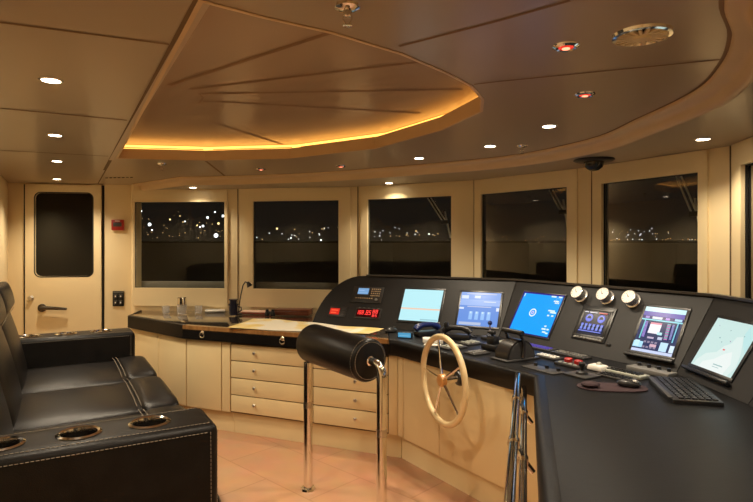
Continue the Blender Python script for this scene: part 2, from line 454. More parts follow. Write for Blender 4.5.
DL = [(51, 80, Z_IN, 'round white recessed downlight, nearest of the four in a row over the sofa'),
      (55, 135, Z_IN, 'round white recessed downlight, second from the camera in the row over the sofa'),
      (57, 161, Z_IN, 'round white recessed downlight, third from the camera in the row towards the door'),
      (57, 179, Z_IN, 'round white recessed downlight closest to the top of the door'),
      (419, 158, Z_IN, 'round white recessed downlight just inside the curved moulding, above the third window'),
      (490, 146, Z_IN, 'round white recessed downlight between recess corner and curved moulding'),
      (549, 126, Z_IN, 'round white recessed downlight just beyond the small red ceiling light'),
      (193, 187.4, Z_OUT, 'round white recessed downlight in the soffit above the window nearest the door'),
      (389, 183, Z_OUT, 'round white recessed downlight in the soffit outside the moulding, by the third window'),
      (703, 139, Z_OUT, 'round white recessed downlight in the soffit at right, over the front window')]
for x, y, z, l in DL: downlight(x, y, z, l, 58 if z == Z_IN else 30)
rl = None
for x, y, l in ((566, 46, 'red night light in a bright ring beside the round air vent'), (585, 94, 'red night light between the moulding and the larger red light'),
                (341, 166, 'small red night light above the pillar between second and third windows'), (261, 169, 'small red night light above the second window')):
    p = P(x, y, Z_IN)
    if rl is None:
        rl = t = thing('night_light', l, 'ceiling light', p, 0, 'red ceiling night lights')
        MB().lathe([(0.024, 0.0), (0.024, -0.006), (0.032, -0.009), (0.042, -0.004), (0.044, 0.0)], 24).build('trim_ring', chrome, t)
        MB().lathe([(0, -0.009), (0.014, -0.008), (0.024, -0.003)], 20).build('lens', glow((0.9, 0.05, 0.025), 1.0), t); MB().lathe([(0, -0.0115), (0.012, -0.0105), (0.013, -0.0085)], 16).build('bulb', glow((1.0, 0.30, 0.16), 2.5), t)
    else: copy_thing(rl, T(*p), l)
t = thing('air_vent', 'round chrome-rimmed air vent with radial slots in the ceiling', 'vent', P(642, 34.5, Z_IN))
MB().lathe([(0.070, -0.003), (0.074, -0.010), (0.084, -0.008), (0.088, 0.0)], 36).build('rim', chrome, t)
MB().lathe([(0, -0.001), (0.072, -0.001)], 32).build('backing', blackgap, t)
MB().lathe([(0, -0.018), (0.022, -0.017), (0.028, -0.010), (0.028, -0.003)], 24).build('centre_cap', cream, t)
fb = MB()
for k in range(18):
    fb.box((0.050, 0, -0.007), (0.046, 0.009, 0.008), mx=rz(k * 2 * PI / 18))
fb.build('fins', cream, t)
# sprinkler heads
sp = None
for x, y, l in ((347.5, 9, 'chrome sprinkler head hanging from the ceiling near the top edge'), (162, 166.5, 'small sprinkler head between the recess and the window nearest the door'), (522, 148.5, 'small sprinkler head on the ceiling beside the curved moulding')):
    p = P(x, y - 3, Z_IN)
    if sp is None:
        sp = t = thing('sprinkler_head', l, 'sprinkler', p, 0, 'ceiling sprinkler heads')
        MB().lathe([(0.036, 0.0), (0.034, -0.006), (0.022, -0.012), (0.012, -0.014)], 24).build('escutcheon', chrome, t)
        fb = MB(); fb.lathe([(0.011, -0.012), (0.011, -0.026), (0.006, -0.028), (0, -0.028)], 14)
        for s_ in (-1, 1): fb.tube([(s_ * .010, 0, -.026), (s_ * .012, 0, -.036), (s_ * .004, 0, -.050)], 0.0025, 6)
        fb.build('nozzle', chrome, t)
        MB().lathe([(0, -.050), (.013, -.051), (.013, -.053), (0, -.054)], 14).build('deflector', chrome, t)
    else: copy_thing(sp, T(*p), l)
p = P(594, 159.5, Z_OUT)
t = thing('dome_camera', 'black dome camera on a flat round mount under the soffit', 'camera', p)
MB().lathe([(0.13, 0.0), (0.135, -0.006), (0.12, -0.014), (0.06, -0.016)], 32).build('mount_plate', blk, t)
MB().lathe([(0.066, -0.014), (0.066, -0.03), (0.056, -0.055), (0.030, -0.074), (0, -0.08)], 24).build('dome', mat('smoked_dome', (0.01, 0.01, 0.01), 0.08), t)
t = thing('slot_vent', 'row of small dark vent slots in the ceiling by the door top', 'vent', P(119, 177.3, Z_IN))
fb = MB()
dv = (P(132, 177, Z_IN) - P(106, 177.6, Z_IN)).normalized()
for k in range(7):
    c = (k - 3) * 0.044
    fb.tube([(dv.x * (c - .012), dv.y * (c - .012), -.002), (dv.x * (c + .012), dv.y * (c + .012), -.002)], 0.005, seg=6)
fb.build('slots', blackgap, t)

# ------------------------------------------------------------------ port wall: door, call point, switches
dd = (doorR - aftL).normalized(); dn = Vector((dd.y, -dd.x))            # dn into the room
def doorx(px): return (on_line(px, aftL, doorR) - aftL).dot(dd)
dmx = frame_mx(Vector((aftL.x, aftL.y, 0)), Vector((dd.x, dd.y, 0)), Vector((dn.x, dn.y, 0)), Vector((0, 0, 1)))
def wz(px, py, off=0.0): 
    q = on_line(px, aftL, doorR); return CAMZ - (py - HY) * q.y / F
dr = sroot('door_1', dmx); dr['label'] = 'cream sliding door with a dark rounded window and lever handle'; dr['category'] = 'door'
x0, x1 = doorx(26.5), doorx(102)
zt_ = Z_IN - 0.012
# leaf with window hole
wx0, wx1 = doorx(36.5), doorx(93.5); wz1, wz0 = wz(65, 193.5), wz(65, 276)
def rrect(x0, x1, z0, z1, r, n=5):
    pts = []
    for cx, cz, a0 in ((x1 - r, z1 - r, 0), (x0 + r, z1 - r, PI / 2), (x0 + r, z0 + r, PI), (x1 - r, z0 + r, 1.5 * PI)):
        for k in range(n + 1): pts.append((cx + r * math.cos(a0 + k * PI / 2 / n), cz + r * math.sin(a0 + k * PI / 2 / n)))
    return pts
hole = rrect(wx0, wx1, wz0, wz1, 0.055)
b = MB(); t_ = 0.035
rot = Matrix(((1, 0, 0, 0), (0, 0, 1, 0), (0, 1, 0, 0), (0, 0, 0, 1)))   # xy -> xz
tmp = MB(); tmp.poly_holes([(x0, 0.01), (x1, 0.01), (x1, zt_), (x0, zt_)], [hole], t_)
bmesh.ops.transform(tmp.bm, matrix=rot, verts=tmp.bm.verts); b.merge(tmp.bm)
for (xa, xb, za, zb) in ((x0, x0, .01, zt_), (x1, x1, .01, zt_)):
    b.quad([(xa, 0.006, za), (xa, t_, za), (xa, t_, zb), (xa, 0.006, zb)])
b.quad([(x0, .006, zt_), (x1, .006, zt_), (x1, t_, zt_), (x0, t_, zt_)])
for i in range(len(hole)):
    a, c = hole[i], hole[(i + 1) % len(hole)]
    b.quad([(a[0], t_, a[1]), (c[0], t_, c[1]), (c[0], .008, c[1]), (a[0], .008, a[1])])
b.build('door_leaf', cream_door, dr, angle=30)
b = MB(); ho = rrect(wx0 - .012, wx1 + .012, wz0 - .012, wz1 + .012, 0.065)
for i in range(len(hole)):
    j = (i + 1) % len(hole)
    b.quad([(ho[i][0], t_ + .001, ho[i][1]), (ho[j][0], t_ + .001, ho[j][1]), (hole[j][0], t_ + .004, hole[j][1]), (hole[i][0], t_ + .004, hole[i][1])])
b.build('window_gasket', blackgap, dr)
b = MB(); tmp = MB(); tmp.poly_holes(hole, [], 0.012); bmesh.ops.transform(tmp.bm, matrix=rot, verts=tmp.bm.verts); b.merge(tmp.bm)
b.build('pane', mat('dark_door_glass', (0.003, 0.003, 0.003), 0.02, spec=0.4), dr)
b = MB()
for xa, xb in ((doorx(24), x0 - .002), (x1 + .002, doorx(104.3))): b.box(((xa + xb) / 2, .004, zt_ / 2), (xb - xa, .006, zt_))
b.build('side_gap', blackgap, dr)
hx, hz = doorx(43.5), wz(45, 307.5)
hb = MB(); mxh = Matrix.Translation((hx, t_, hz)) @ Matrix.Rotation(-PI / 2, 4, 'X')
hb.lathe([(0.042, 0), (0.042, 0.008), (0.034, 0.014), (0.018, 0.018), (0.018, 0.055), (0, 0.057)], 20, mx=mxh)
hb.tube([(hx, t_ + .046, hz), (hx + .05, t_ + .050, hz + .004), (hx + .16, t_ + .048, hz - .004), (hx + .255, t_ + .046, hz - .012)], [0.019, 0.020, 0.017, 0.012], 10)
hb.build('lever_handle', mat('dark_steel', (0.10, 0.09, 0.08), 0.2, 1.0), dr)
hb = MB(); hb.lathe([(0.030, 0), (0.030, 0.008), (0.020, 0.02), (0.020, 0.034), (0, 0.038)], 20, mx=Matrix.Translation((doorx(32.3), t_, wz(32, 298))) @ Matrix.Rotation(-PI / 2, 4, 'X'))
hb.build('lock_knob', brush, dr)
def wall_mx(px, py, off=0.002):
    q = on_line(px, aftL, doorR) + dn * off
    return frame_mx(Vector((q.x, q.y, wz(px, py))), Vector((dd.x, dd.y, 0)), Vector((0, 0, 1)), Vector((dn.x, dn.y, 0)))
def Mx(o): return o
t = thing('call_point', 'small red square fire call point on the cream wall beside the door', 'fire alarm', mx=wall_mx(118.3, 225))
MB().box((0, 0, .018), (.125, .115, .034), .006).build('housing', redp, t)
MB().box((0, .004, .037), (.085, .045, .006), .002).build('press_panel', blk2, t)
MB().box((0, .042, .0365), (.05, .008, .003)).build('marking', whitep, t)
t = thing('switch_panel', 'black wall panel with four rocker switches and light legends by the door', 'switch', mx=wall_mx(118.5, 298.5))
MB().box((0, 0, .006), (.115, .165, .010), .003).build('plate', blk, t)
for sx in (-1, 1):
    for sy in (-1, 1):
        rk = MB().box((sx * .026, sy * .034 - .008, .015), (.036, .05, .010), .003).build('rocker', blk2, t)
        MB().box((sx * .026, sy * .034 - .008, .0208), (.012, .016, .001)).build('legend', whitep, rk)
MB().box((0, .070, .0115), (.1, .008, .001)).build('legend_strip', grey, t)

# ------------------------------------------------------------------ outside: bulwark, deck, city lights, wipers
bul = offset(V, 1.15)
bw = MB(); bo = offset(V, 1.23)
for i in range(len(V) - 1): bw.prism([bul[i], bul[i + 1], bo[i + 1], bo[i]], -0.3, 1.60)
bx = Vector((-5.2, bul[0].y + 0.1)); bw.prism([bx, bul[0], bo[0], Vector((-5.2, bo[0].y + .1))], -0.3, 1.60)
struct(bw.build('wall_bulwark', mat('bulwark_paint', (0.11, 0.10, 0.085), 0.6)))
bw = MB(); bi = offset(V, 1.11); bo = offset(V, 1.27)
for i in range(len(V) - 1): bw.prism([bi[i], bi[i + 1], bo[i + 1], bo[i]], 1.60, 1.625)
bw.prism([Vector((-5.2, bi[0].y + .1)), bi[0], bo[0], Vector((-5.2, bo[0].y + .1))], 1.60, 1.625)
struct(bw.build('trim_6', blackgap))
d0 = offset(V, 0.12)
bw = MB()
for i in range(len(V) - 1): bw.prism([d0[i], d0[i + 1], bul[i + 1], bul[i]], -0.35, -0.3)
struct(bw.build('floor_outer_deck', mat('deck', (0.10, 0.07, 0.04), 0.7)))
lights = [MB(), MB(), MB()]
def far(px, py, r_px, k, D=300):
    d = ray(px, py); c = EYE + d * D
    lights[k].ball(c, 0.72 * r_px * D / F, seg=8)
for (x, y, r, k) in ((149.6, 224.5, 2.2, 0), (216, 235.5, 2.8, 0), (141, 211, 1.5, 0), (207.6, 217.5, 1.5, 0), (223, 216, 1.6, 0), (203, 226, 1.5, 0), (200, 227, 1.0, 0), (218.5, 223.5, 1.6, 1), (170, 219.5, 1.2, 1), (180, 216, .8, 1), (185, 221.5, .9, 0), (183, 222, .7, 1), (197, 225.5, .9, 1), (152, 230, 1.0, 0), (215, 212, 1.0, 0), (277, 228.6, 1.4, 1), (416, 231, .9, 1), (429, 234, .9, 0), (291, 238, .9, 0), (321, 240, 1.1, 0)):
    far(x, y, r, k)
for _ in range(42): far(random.uniform(138, 224), random.gauss(229, 6) if random.random() < .6 else random.uniform(214, 238), random.uniform(.22, .45), random.choice((1, 1, 2)))
for _ in range(22): far(random.uniform(255, 338), random.uniform(227, 240), random.uniform(.3, .6), random.choice((0, 1)))
for _ in range(26): far(random.uniform(372, 440), random.gauss(234, 3), random.uniform(.3, .6), random.choice((0, 1)))
for _ in range(14): far(random.uniform(484, 566), random.uniform(236, 240.5), random.uniform(.25, .4), 2)
for _ in range(44): far(random.uniform(606, 698), random.gauss(240, .7), random.uniform(.3, .65), random.choice((0, 1, 2)))
for _ in range(26): far(random.uniform(612, 670), random.gauss(233, 2.6), random.uniform(.25, .55), random.choice((0, 1)))
for _ in range(12): far(random.uniform(744, 760), random.gauss(241, 2), random.uniform(.4, .8), random.choice((0, 1)))
lb = MB()
for k in range(3): lb.mi = k; lb.merge(lights[k].bm) if False else None
allm = MB()
for k in range(3):
    allm.mi = k; allm.merge(lights[k].bm)
o = allm.build('outside_city_lights', [glow((0.9, 0.95, 1.0), 6.0), glow((1.0, 0.66, 0.28), 3.5), glow((1.0, 0.5, 0.16), 2.0)])
tag(o, 'distant harbour lights scattered beyond the dark windows', 'lights', kind='stuff')
WP = [(2, [(427, 197), (443, 222), (448.5, 238)], 'window wiper arm with two thin rods outside the third window from the door'),
      (3, [(549, 190), (561, 212), (566, 232)], 'window wiper arm outside the fourth window, left of the centre post'),
      (4, [(676, 176), (692, 214), (698.5, 241)], 'bright window wiper arm outside the front window right of the centre post')]
for wi, pts, l in WP:
    mx, d, inn, g0, g1, L = win[wi]
    nrm = Vector((inn.x, inn.y, 0)); base = Vector((V[wi].x, V[wi].y, 0)) - nrm * 0.14
    W = [hit(x, y, base, nrm) for x, y in pts]
    side = Vector((d.x, d.y, 0))
    t = thing('window_wiper', l, 'wiper', W[0], 0, 'window wipers outside the front windows')
    b = MB()
    b.tube([W[0], W[1]], 0.006, 8); b.tube([W[0] + side * .035, W[1] + side * .035], 0.006, 8)
    b.build('arm_rods', mat('wiper_white_steel', (.85, .83, .78), .35), t, world=True)
    b = MB(); b.box((0, 0, 0), (.07, .02, .035), .004, mx=Matrix.Translation(W[1] + side * .018) @ mx.to_3x3().to_4x4()); b.build('link', blk2, t, world=True)
    b = MB(); b.tube([W[1] + side * .02 + Vector((0, 0, .1)), W[2] + side * .02], 0.008, 6); b.build('blade', mat('wiper_white_steel', (.85, .83, .78), .35), t, world=True)
    b = MB(); b.box((0, 0, 0), (.09, .06, .07), .008, mx=Matrix.Translation(W[0] + side * .018 + Vector((0, 0, .04))) @ mx.to_3x3().to_4x4()); b.build('pivot_housing', blk2, t, world=True)

# ------------------------------------------------------------------ sofa
well_m = mat('dark_steel_well', (0.10, 0.09, 0.08), 0.25, 0.9)
u0, v0 = -0.29, 0.842
sofa = thing('sofa', 'long black leather sofa with light stitching and cup holders in both arms', 'sofa', S(u0 - .004, v0), TH + .016)
ua, ub = -0.48, 0.50                                  # local back, front
va_out, va_in, vb_in, vb_out = -1.54, -1.24, 1.24, 1.54
MB().box((-0.05, 0, 0.25), (0.84, 2.46, 0.38), 0.02).build('base', leather, sofa)
MB().box((.50, 0, .26), (.20, 2.44, .28), .04).build('foot_pad', leather, sofa)
MB().dashes([(.601, -1.18, .365), (.601, 1.18, .365)]).build('stitching', stitch_m, sofa)
MB().box((-0.07, 0, 0.035), (0.78, 2.40, 0.07), 0.0).build('plinth', blk, sofa)
for s_, (y0, y1) in enumerate(((va_out, va_in), (vb_in, vb_out))):
    t = bmesh.new(); bmesh.ops.create_cube(t, size=1)
    for v in t.verts: v.co = Vector(((ua + ub) / 2 + v.co.x * (ub - ua), (y0 + y1) / 2 + v.co.y * (y1 - y0), 0.455 + v.co.z * 0.79))
    bmesh.ops.bevel(t, geom=list(t.edges), offset=0.035, segments=4, profile=0.5, affect='EDGES')
    top = max(t.faces, key=lambda f: (round(f.calc_center_median().z, 4), f.calc_area()))
    loop = [v.co.copy() for v in top.verts]; ztop = loop[0].z
    bmesh.ops.delete(t, geom=[top], context='FACES_ONLY')
    b = MB(); b.merge(t)
    cups = [(ub - 0.25 - k * 0.26, (y0 + y1) / 2) for k in range(3)]
    holes = [[(cx + .066 * math.cos(a * PI / 12), cy + .066 * math.sin(a * PI / 12)) for a in range(24)] for cx, cy in cups]
    b.poly_holes([v.xy for v in loop], holes, ztop)
    bmesh.ops.remove_doubles(b.bm, verts=b.bm.verts, dist=1e-4)
    bmesh.ops.recalc_face_normals(b.bm, faces=b.bm.faces)
    arm = b.build('armrest', leather, sofa, angle=60)
    for cx, cy in cups:
        ch_ = MB().lathe([(.070, -.004), (.083, 0.001), (.083, .004), (.074, .009), (.066, .005), (.064, -.012)], 32, mx=T(cx, cy, ztop)).build('cup_holder', chrome, arm)
        MB().lathe([(.0655, -.002), (.063, -.085), (0, -.087)], 32, mx=T(cx, cy, ztop)).build('cup_well', well_m, arm)
    for yy, zz, sg in ((y0, y0, -1), (y1, y1, 1)):
        for run_ in ([(ua + .04, yy + sg * -.030 , ztop + .0005), (ub - .03, yy + sg * -.030, ztop + .0005)],
                     [(ua + .04, yy + sg * .0008, ztop - .030), (ub - .035, yy + sg * .0008, ztop - .030), (ub - .030, yy + sg * .0008, 0.10)],
                     [(ub + .0005, yy - sg * .034, ztop - .04), (ub + .0005, yy - sg * .034, .10)]):
            MB().dashes(run_).build('stitching', stitch_m, arm)
def puff(c, d, bev, bulge, axis=2, mx=None, n=8):      # soft cushion
    t = bmesh.new(); bmesh.ops.create_cube(t, size=1)
    bmesh.ops.subdivide_edges(t, edges=t.edges, cuts=n, use_grid_fill=True)
    for v in t.verts:
        x, y, z = v.co * 2
        k = [1, 1, 1]
        v.co = Vector((x * d[0] / 2, y * d[1] / 2, z * d[2] / 2))
        # superellipse rounding
        p = 8.0; r = (abs(x) ** p + abs(y) ** p + abs(z) ** p) ** (1 / p)
        v.co /= max(1e-6, r) ** 0.9
        o_ = [0, 1, 2]; o_.remove(axis); q = (x, y, z)
        if q[axis] > 0: v.co[axis] += bulge * (1 - q[o_[0]] ** 2) * (1 - q[o_[1]] ** 2)
    bmesh.ops.translate(t, vec=Vector(c), verts=t.verts)
    if mx is not None: bmesh.ops.transform(t, matrix=mx, verts=t.verts)
    return t
w = (vb_in - va_in) / 3
for k in range(3):
    yc = va_in + (k + .5) * w
    b = MB(); b.merge(puff((0.03, yc, .535), (.86, w - .008, .20), .03, .022)); cu = b.build('seat_cushion', leather2, sofa, angle=80)
    b = MB(); b.merge(puff((ub - .045, yc, .552), (.22, w - .006, .21), .03, .022)); b.build('front_roll', leather2, cu, angle=80)
    q = MB()
    for off in (.155, .180): q.dashes([(ub - off, yc - w / 2 + .03, .652 + (0.004 if off < .27 else 0.0)), (ub - off, yc - w / 4, .668), (ub - off, yc + w / 4, .668), (ub - off, yc + w / 2 - .03, .652)], r=.0022)
    q.build('stitching', stitch_m, cu)
    bmx = Matrix.Translation((-0.33, yc, .60)) @ Matrix.Rotation(-0.27, 4, 'Y')
    b = MB(); b.merge(puff((-.03, 0, .32), (.20, w - .006, .70), .03, .03, axis=0, mx=bmx)); bc = b.build('back_cushion', leather2, sofa, angle=80)
    b = MB(); b.merge(puff((.0, 0, .615), (.25, w - .004, .20), .03, .02, axis=0, mx=bmx)); b.build('head_roll', leather2, bc, angle=80)
    q = MB()
    for zz in (.50, .515): q.dashes([bmx @ Vector((.10, -w / 2 + .04, zz)), bmx @ Vector((.105, w / 2 - .04, zz))], r=.0022)
    q.build('stitching', stitch_m, bc)
b = MB(); b.box((0, 0, .6), (.16, 2.47, 1.1), .03, mx=Matrix.Translation((-.475, 0, .02)) @ Matrix.Rotation(-.20, 4, 'Y')); b.build('back_frame', leather, sofa)
for x in (ub - .06, ua + .08):
    for y in (va_out + .06, vb_out - .06): MB().lathe([(.022, 0), (.026, .01), (.022, .06)], 14, mx=T(x, y, 0)).build('foot', chrome, sofa)

# ------------------------------------------------------------------ counter, cabinets
FRONT = [Vector((-2.43, 5.48)), Vector((-1.677, 4.853)), Vector((0.136, 4.107)), Vector((0.852, 3.01)), Vector((0.4596, 1.546)), Vector((0.25, 0.76))]
# travel left -> right as seen; interior is to the LEFT
def inset(d): return offset(FRONT, d)
f05, f10, f45 = inset(.05), inset(.075), inset(.42)
SPL = Vector((0.090, 4.126))
def lerp_on(px, a, c): return on_line(px, a, c)
wpts = offset(V, -0.03)
ct = thing('chart_counter', 'long dark polished counter top with a padded black edge along the windows', 'worktop', (-1.2, 5.2, Z_DESK - .115))
cl = [FRONT[0] + Vector((.01, .0)), FRONT[1], SPL, Vector((0.090, 5.40)), wpts[2] + Vector((0, -.0)), wpts[1], wpts[0], ]
cl = [Vector((-2.43, 5.48)), FRONT[1], SPL, Vector((0.090, 5.43)), wpts[2], wpts[1], Vector((-2.50, 5.94))]
b = MB(); b.prism(cl, Z_DESK - .03, Z_DESK, .004); b.build('counter_slab', counter_m, ct, world=True)
# padded fascia
def fascia(pts, inn, z0, z1, name, m, parent, bev=.012):
    q = offset(pts, inn); b = MB()
    if (pts[-1] - SPL).length < .02: dd_ = (pts[-1] - pts[-2]).normalized(); q[-1] = q[-1] - dd_ * ((q[-1].x - pts[-1].x) / dd_.x)
    for i in range(len(pts) - 1): 
        b.prism([pts[i], pts[i + 1], q[i + 1], q[i]], z0, z1)
    return b.build(name, m, parent, world=True)
fo = offset([FRONT[0], FRONT[1], SPL], -0.004); fo[2] = SPL + Vector((0, -.0044))
fascia(fo, .04, Z_DESK - .112, Z_DESK - .028, 'padded_edge', leather, ct)
fascia([fo[1].lerp(fo[0], 0.0), fo[2]], .05, Z_DESK - .034, Z_DESK + .004, 'varnished_edge', edge_wood, ct)
el = offset([FRONT[0], FRONT[1]], -0.004)
fascia(el, .05, Z_DESK - .034, Z_DESK + .003, 'padded_lip', leather, ct)
# end face of the counter towards the door wall
b = MB(); b.prism([Vector((-2.435, 5.48)), Vector((-2.42, 5.49)), Vector((-2.49, 5.94)), Vector((-2.505, 5.93))], Z_DESK - .112, Z_DESK + .003); b.build('padded_end', leather, ct, world=True)
for px in (203, 283):
    q = on_line(px, fo[1], fo[2]); d = (fo[2] - fo[1]).normalized(); nn = Vector((d.y, -d.x))
    mx = frame_mx(Vector((q.x, q.y, Z_DESK - .055)) + Vector((nn.x, nn.y, 0)) * .003, Vector((d.x, d.y, 0)), Vector((0, 0, 1)), Vector((nn.x, nn.y, 0)))
    b = MB(); b.tube([(.022 * math.cos(a), .022 * math.sin(a) - .012, .012) for a in [k * PI / 8 for k in range(16)]], .0042, 8, closed=True, mx=mx)
    b.lathe([(.018, 0), (.018, .006), (.010, .012), (0, .013)], 16, mx=mx @ T(0, .008, 0)); b.build('ring_pull', chrome, ct, world=True)

ZK, ZC = 0.175, Z_DESK - .116
def face_mx(a, c):
    d = (c - a).normalized(); nn = Vector((-d.y, d.x))
    return frame_mx(Vector((a.x, a.y, 0)), Vector((d.x, d.y, 0)), Vector((nn.x, nn.y, 0)), Vector((0, 0, 1))), (c - a).length
def carcass(root, a, c, ai, ci, ak, ck):
    b = MB(); b.prism([a, c, ci, ai], ZK, ZC); b.build('carcass', gapm, root, world=True)  # carcass coloured dark so the gaps between fronts read as shaded
    b = MB(); b.prism([ak, ck, ci, ai], 0, ZK - .004); b.build('plinth', cab, root, world=True)
def front(root, mx, x0, x1, z0, z1, name, gap=.004):
    b = MB(); b.box(((x0 + x1) / 2, -.010, (z0 + z1) / 2), (x1 - x0 - 2 * gap, .018, z1 - z0 - 2 * gap), .0035, mx=mx); return b.build(name, cab, root, world=True)
def knob_at(parent, mx, x, z):
    b = MB(); b.lathe([(.005, 0), (.005, .012), (.013, .016), (.014, .022), (.009, .027), (0, .028)], 14, mx=mx @ T(x, -.019, z) @ Matrix.Rotation(PI / 2, 4, 'X')); return b.build('knob', brush, parent, world=True)
G = 0.003
# corner cupboard
t = thing('corner_cupboard', 'cream cupboard with two plain doors under the counter end beside the sofa', 'cupboard', (f05[0].x, f05[0].y, 0))
mx, L = face_mx(f05[0], f05[1])
carcass(t, f05[0], f05[1], f45[0] , f45[1], f10[0], f10[1])
m_ = (on_line(160, f05[0], f05[1]) - f05[0]).length
front(t, mx, 0, m_, ZK, ZC, 'door'); front(t, mx, m_, L, ZK, ZC, 'door')
# straight run
mx, L = face_mx(f05[1], f05[2]); ds = (f05[2] - f05[1]).normalized()
def sx(px): return (on_line(px, f05[1], f05[2]) - f05[1]).dot(ds)
def run(x0, x1, root):
    k0, k1 = x0 / L, x1 / L
    carcass(root, f05[1].lerp(f05[2], k0), f05[1].lerp(f05[2], k1), f45[1].lerp(f45[2], k0), f45[1].lerp(f45[2], k1), f10[1].lerp(f10[2], k0), f10[1].lerp(f10[2], k1))
xa, xb, xc, xd, xe = sx(222.8), sx(232), sx(314), sx(389), L
p = f05[1]
t = thing('narrow_cupboard', 'cream single door cupboard left of the drawers under the counter', 'cupboard', (p.x, p.y, 0))
run(G, xb - G, t); front(t, mx, G, xa, ZK, ZC, 'door'); front(t, mx, xa, xb - G, ZK, ZC, 'filler_panel')
p = f05[1].lerp(f05[2], xb / L)
t = thing('drawer_cabinet', 'cream cabinet of eight drawers in two columns under the chart counter', 'cabinet', (p.x, p.y, 0))
run(xb, xe - G, t)
zt2 = ZC - .012; hh = (zt2 - ZK - .01) / 4
for (q0, q1, kx) in ((xb, xc, sx(256.5)), (xc, xd, sx(357))):
    for k in range(4):
        z1 = zt2 - k * hh
        dw = front(t, mx, q0, q1, z1 - hh, z1, 'drawer'); knob_at(dw, mx, kx, z1 - hh * .45)
front(t, mx, xd, xe - G, ZK, ZC, 'filler_panel')
# helm cabinet
t = thing('helm_cabinet', 'cream panelled cabinet below the helm desk, behind the steering wheel', 'cabinet', (f05[2].x, f05[2].y, 0))
mxh, Lh = face_mx(f05[2], f05[3]); dh = (f05[3] - f05[2]).normalized()
carcass(t, f05[2] + dh * G, f05[3], f45[2] + dh * G, f45[3], f10[2] + dh * G, f10[3])
s1 = (on_line(441, f05[2], f05[3]) - f05[2]).dot(dh); s0 = (on_line(405, f05[2], f05[3]) - f05[2]).dot(dh)
front(t, mxh, G, s0, ZK, ZC, 'filler_panel'); front(t, mxh, s0, s1, ZK, ZC, 'panel'); front(t, mxh, s1, Lh - .01, ZK, ZC, 'panel')
# wing cabinet
t = thing('wing_cabinet', 'cream cabinet under the right end of the black helm desk, beside the handrail', 'cabinet', (f05[4].x, f05[4].y, 0))
i6 = offset(FRONT, .30)
b = MB(); b.prism([f05[3] - (f05[3] - f05[4]).normalized() * .006, f05[4], f05[5], i6[5], i6[4], i6[3] - (f05[3] - f05[4]).normalized() * .02], ZK, ZC); b.build('carcass', gapm, t, world=True)
b = MB(); b.prism([f10[3] - (f05[3] - f05[4]).normalized() * .006, f10[4], f10[5], i6[5], i6[4], i6[3] - (f05[3] - f05[4]).normalized() * .02], 0, ZK - .004); b.build('plinth', cab, t, world=True)
mxw, Lw = face_mx(f05[3], f05[4])
front(t, mxw, .012, Lw * .5, ZK, ZC, 'panel'); front(t, mxw, Lw * .5, Lw, ZK, ZC, 'panel')

# ------------------------------------------------------------------ helm console
BASE = [Vector((-.575, 5.00)), Vector((.932, 4.26)), Vector((1.634, 3.054)), Vector((1.64, 2.47)), Vector((1.34, 1.45))]
DEP, RISE = 0.25, 0.415
RIDGE = offset(BASE, DEP); BACK = offset(BASE, DEP + .028)
helm = thing('helm_console', 'black helm console with sloping instrument panel along the front windows', 'console', (1.0, 3.6, Z_DESK - .115))
dk = [Vector((.094, 4.124)), FRONT[2], FRONT[3], FRONT[4], FRONT[5], Vector((1.22, .62)), wpts[6] + Vector((-.03, -.05)), wpts[5] + Vector((-.01, 0)), wpts[4], wpts[3], Vector((.094, 5.42))]
b = MB(); b.prism(dk, Z_DESK - .03, Z_DESK, .006); b.build('desk_top', desk_m, helm, world=True)
ed = [Vector((.094, 4.124)), FRONT[2], FRONT[3], FRONT[4], FRONT[5]]
ed2 = offset(ed, -.006)
b = MB(); qi = offset(ed, .05)
prof = [(.05, Z_DESK + .001), (.02, Z_DESK + .004), (.004, Z_DESK + .001), (-.006, Z_DESK - .010), (-.008, Z_DESK - .03), (-.008, Z_DESK - .095), (-.002, Z_DESK - .110), (.02, Z_DESK - .114), (.05, Z_DESK - .114)]
rows = [offset(ed, o_) for o_, z in prof]
for r_ in rows: dd_ = (ed[1] - ed[0]).normalized(); r_[0] = r_[0] - dd_ * ((r_[0].x - ed[0].x) / dd_.x)
for k in range(len(prof) - 1):
    for i in range(len(ed) - 1):
        b.quad([(*rows[k][i], prof[k][1]), (*rows[k][i + 1], prof[k][1]), (*rows[k + 1][i + 1], prof[k + 1][1]), (*rows[k + 1][i], prof[k + 1][1])])
bmesh.ops.remove_doubles(b.bm, verts=b.bm.verts, dist=1e-5); bmesh.ops.recalc_face_normals(b.bm, faces=b.bm.faces)
b.build('padded_edge', leather, helm, world=True, angle=50)
z0p = Z_DESK + .002
SEC = []
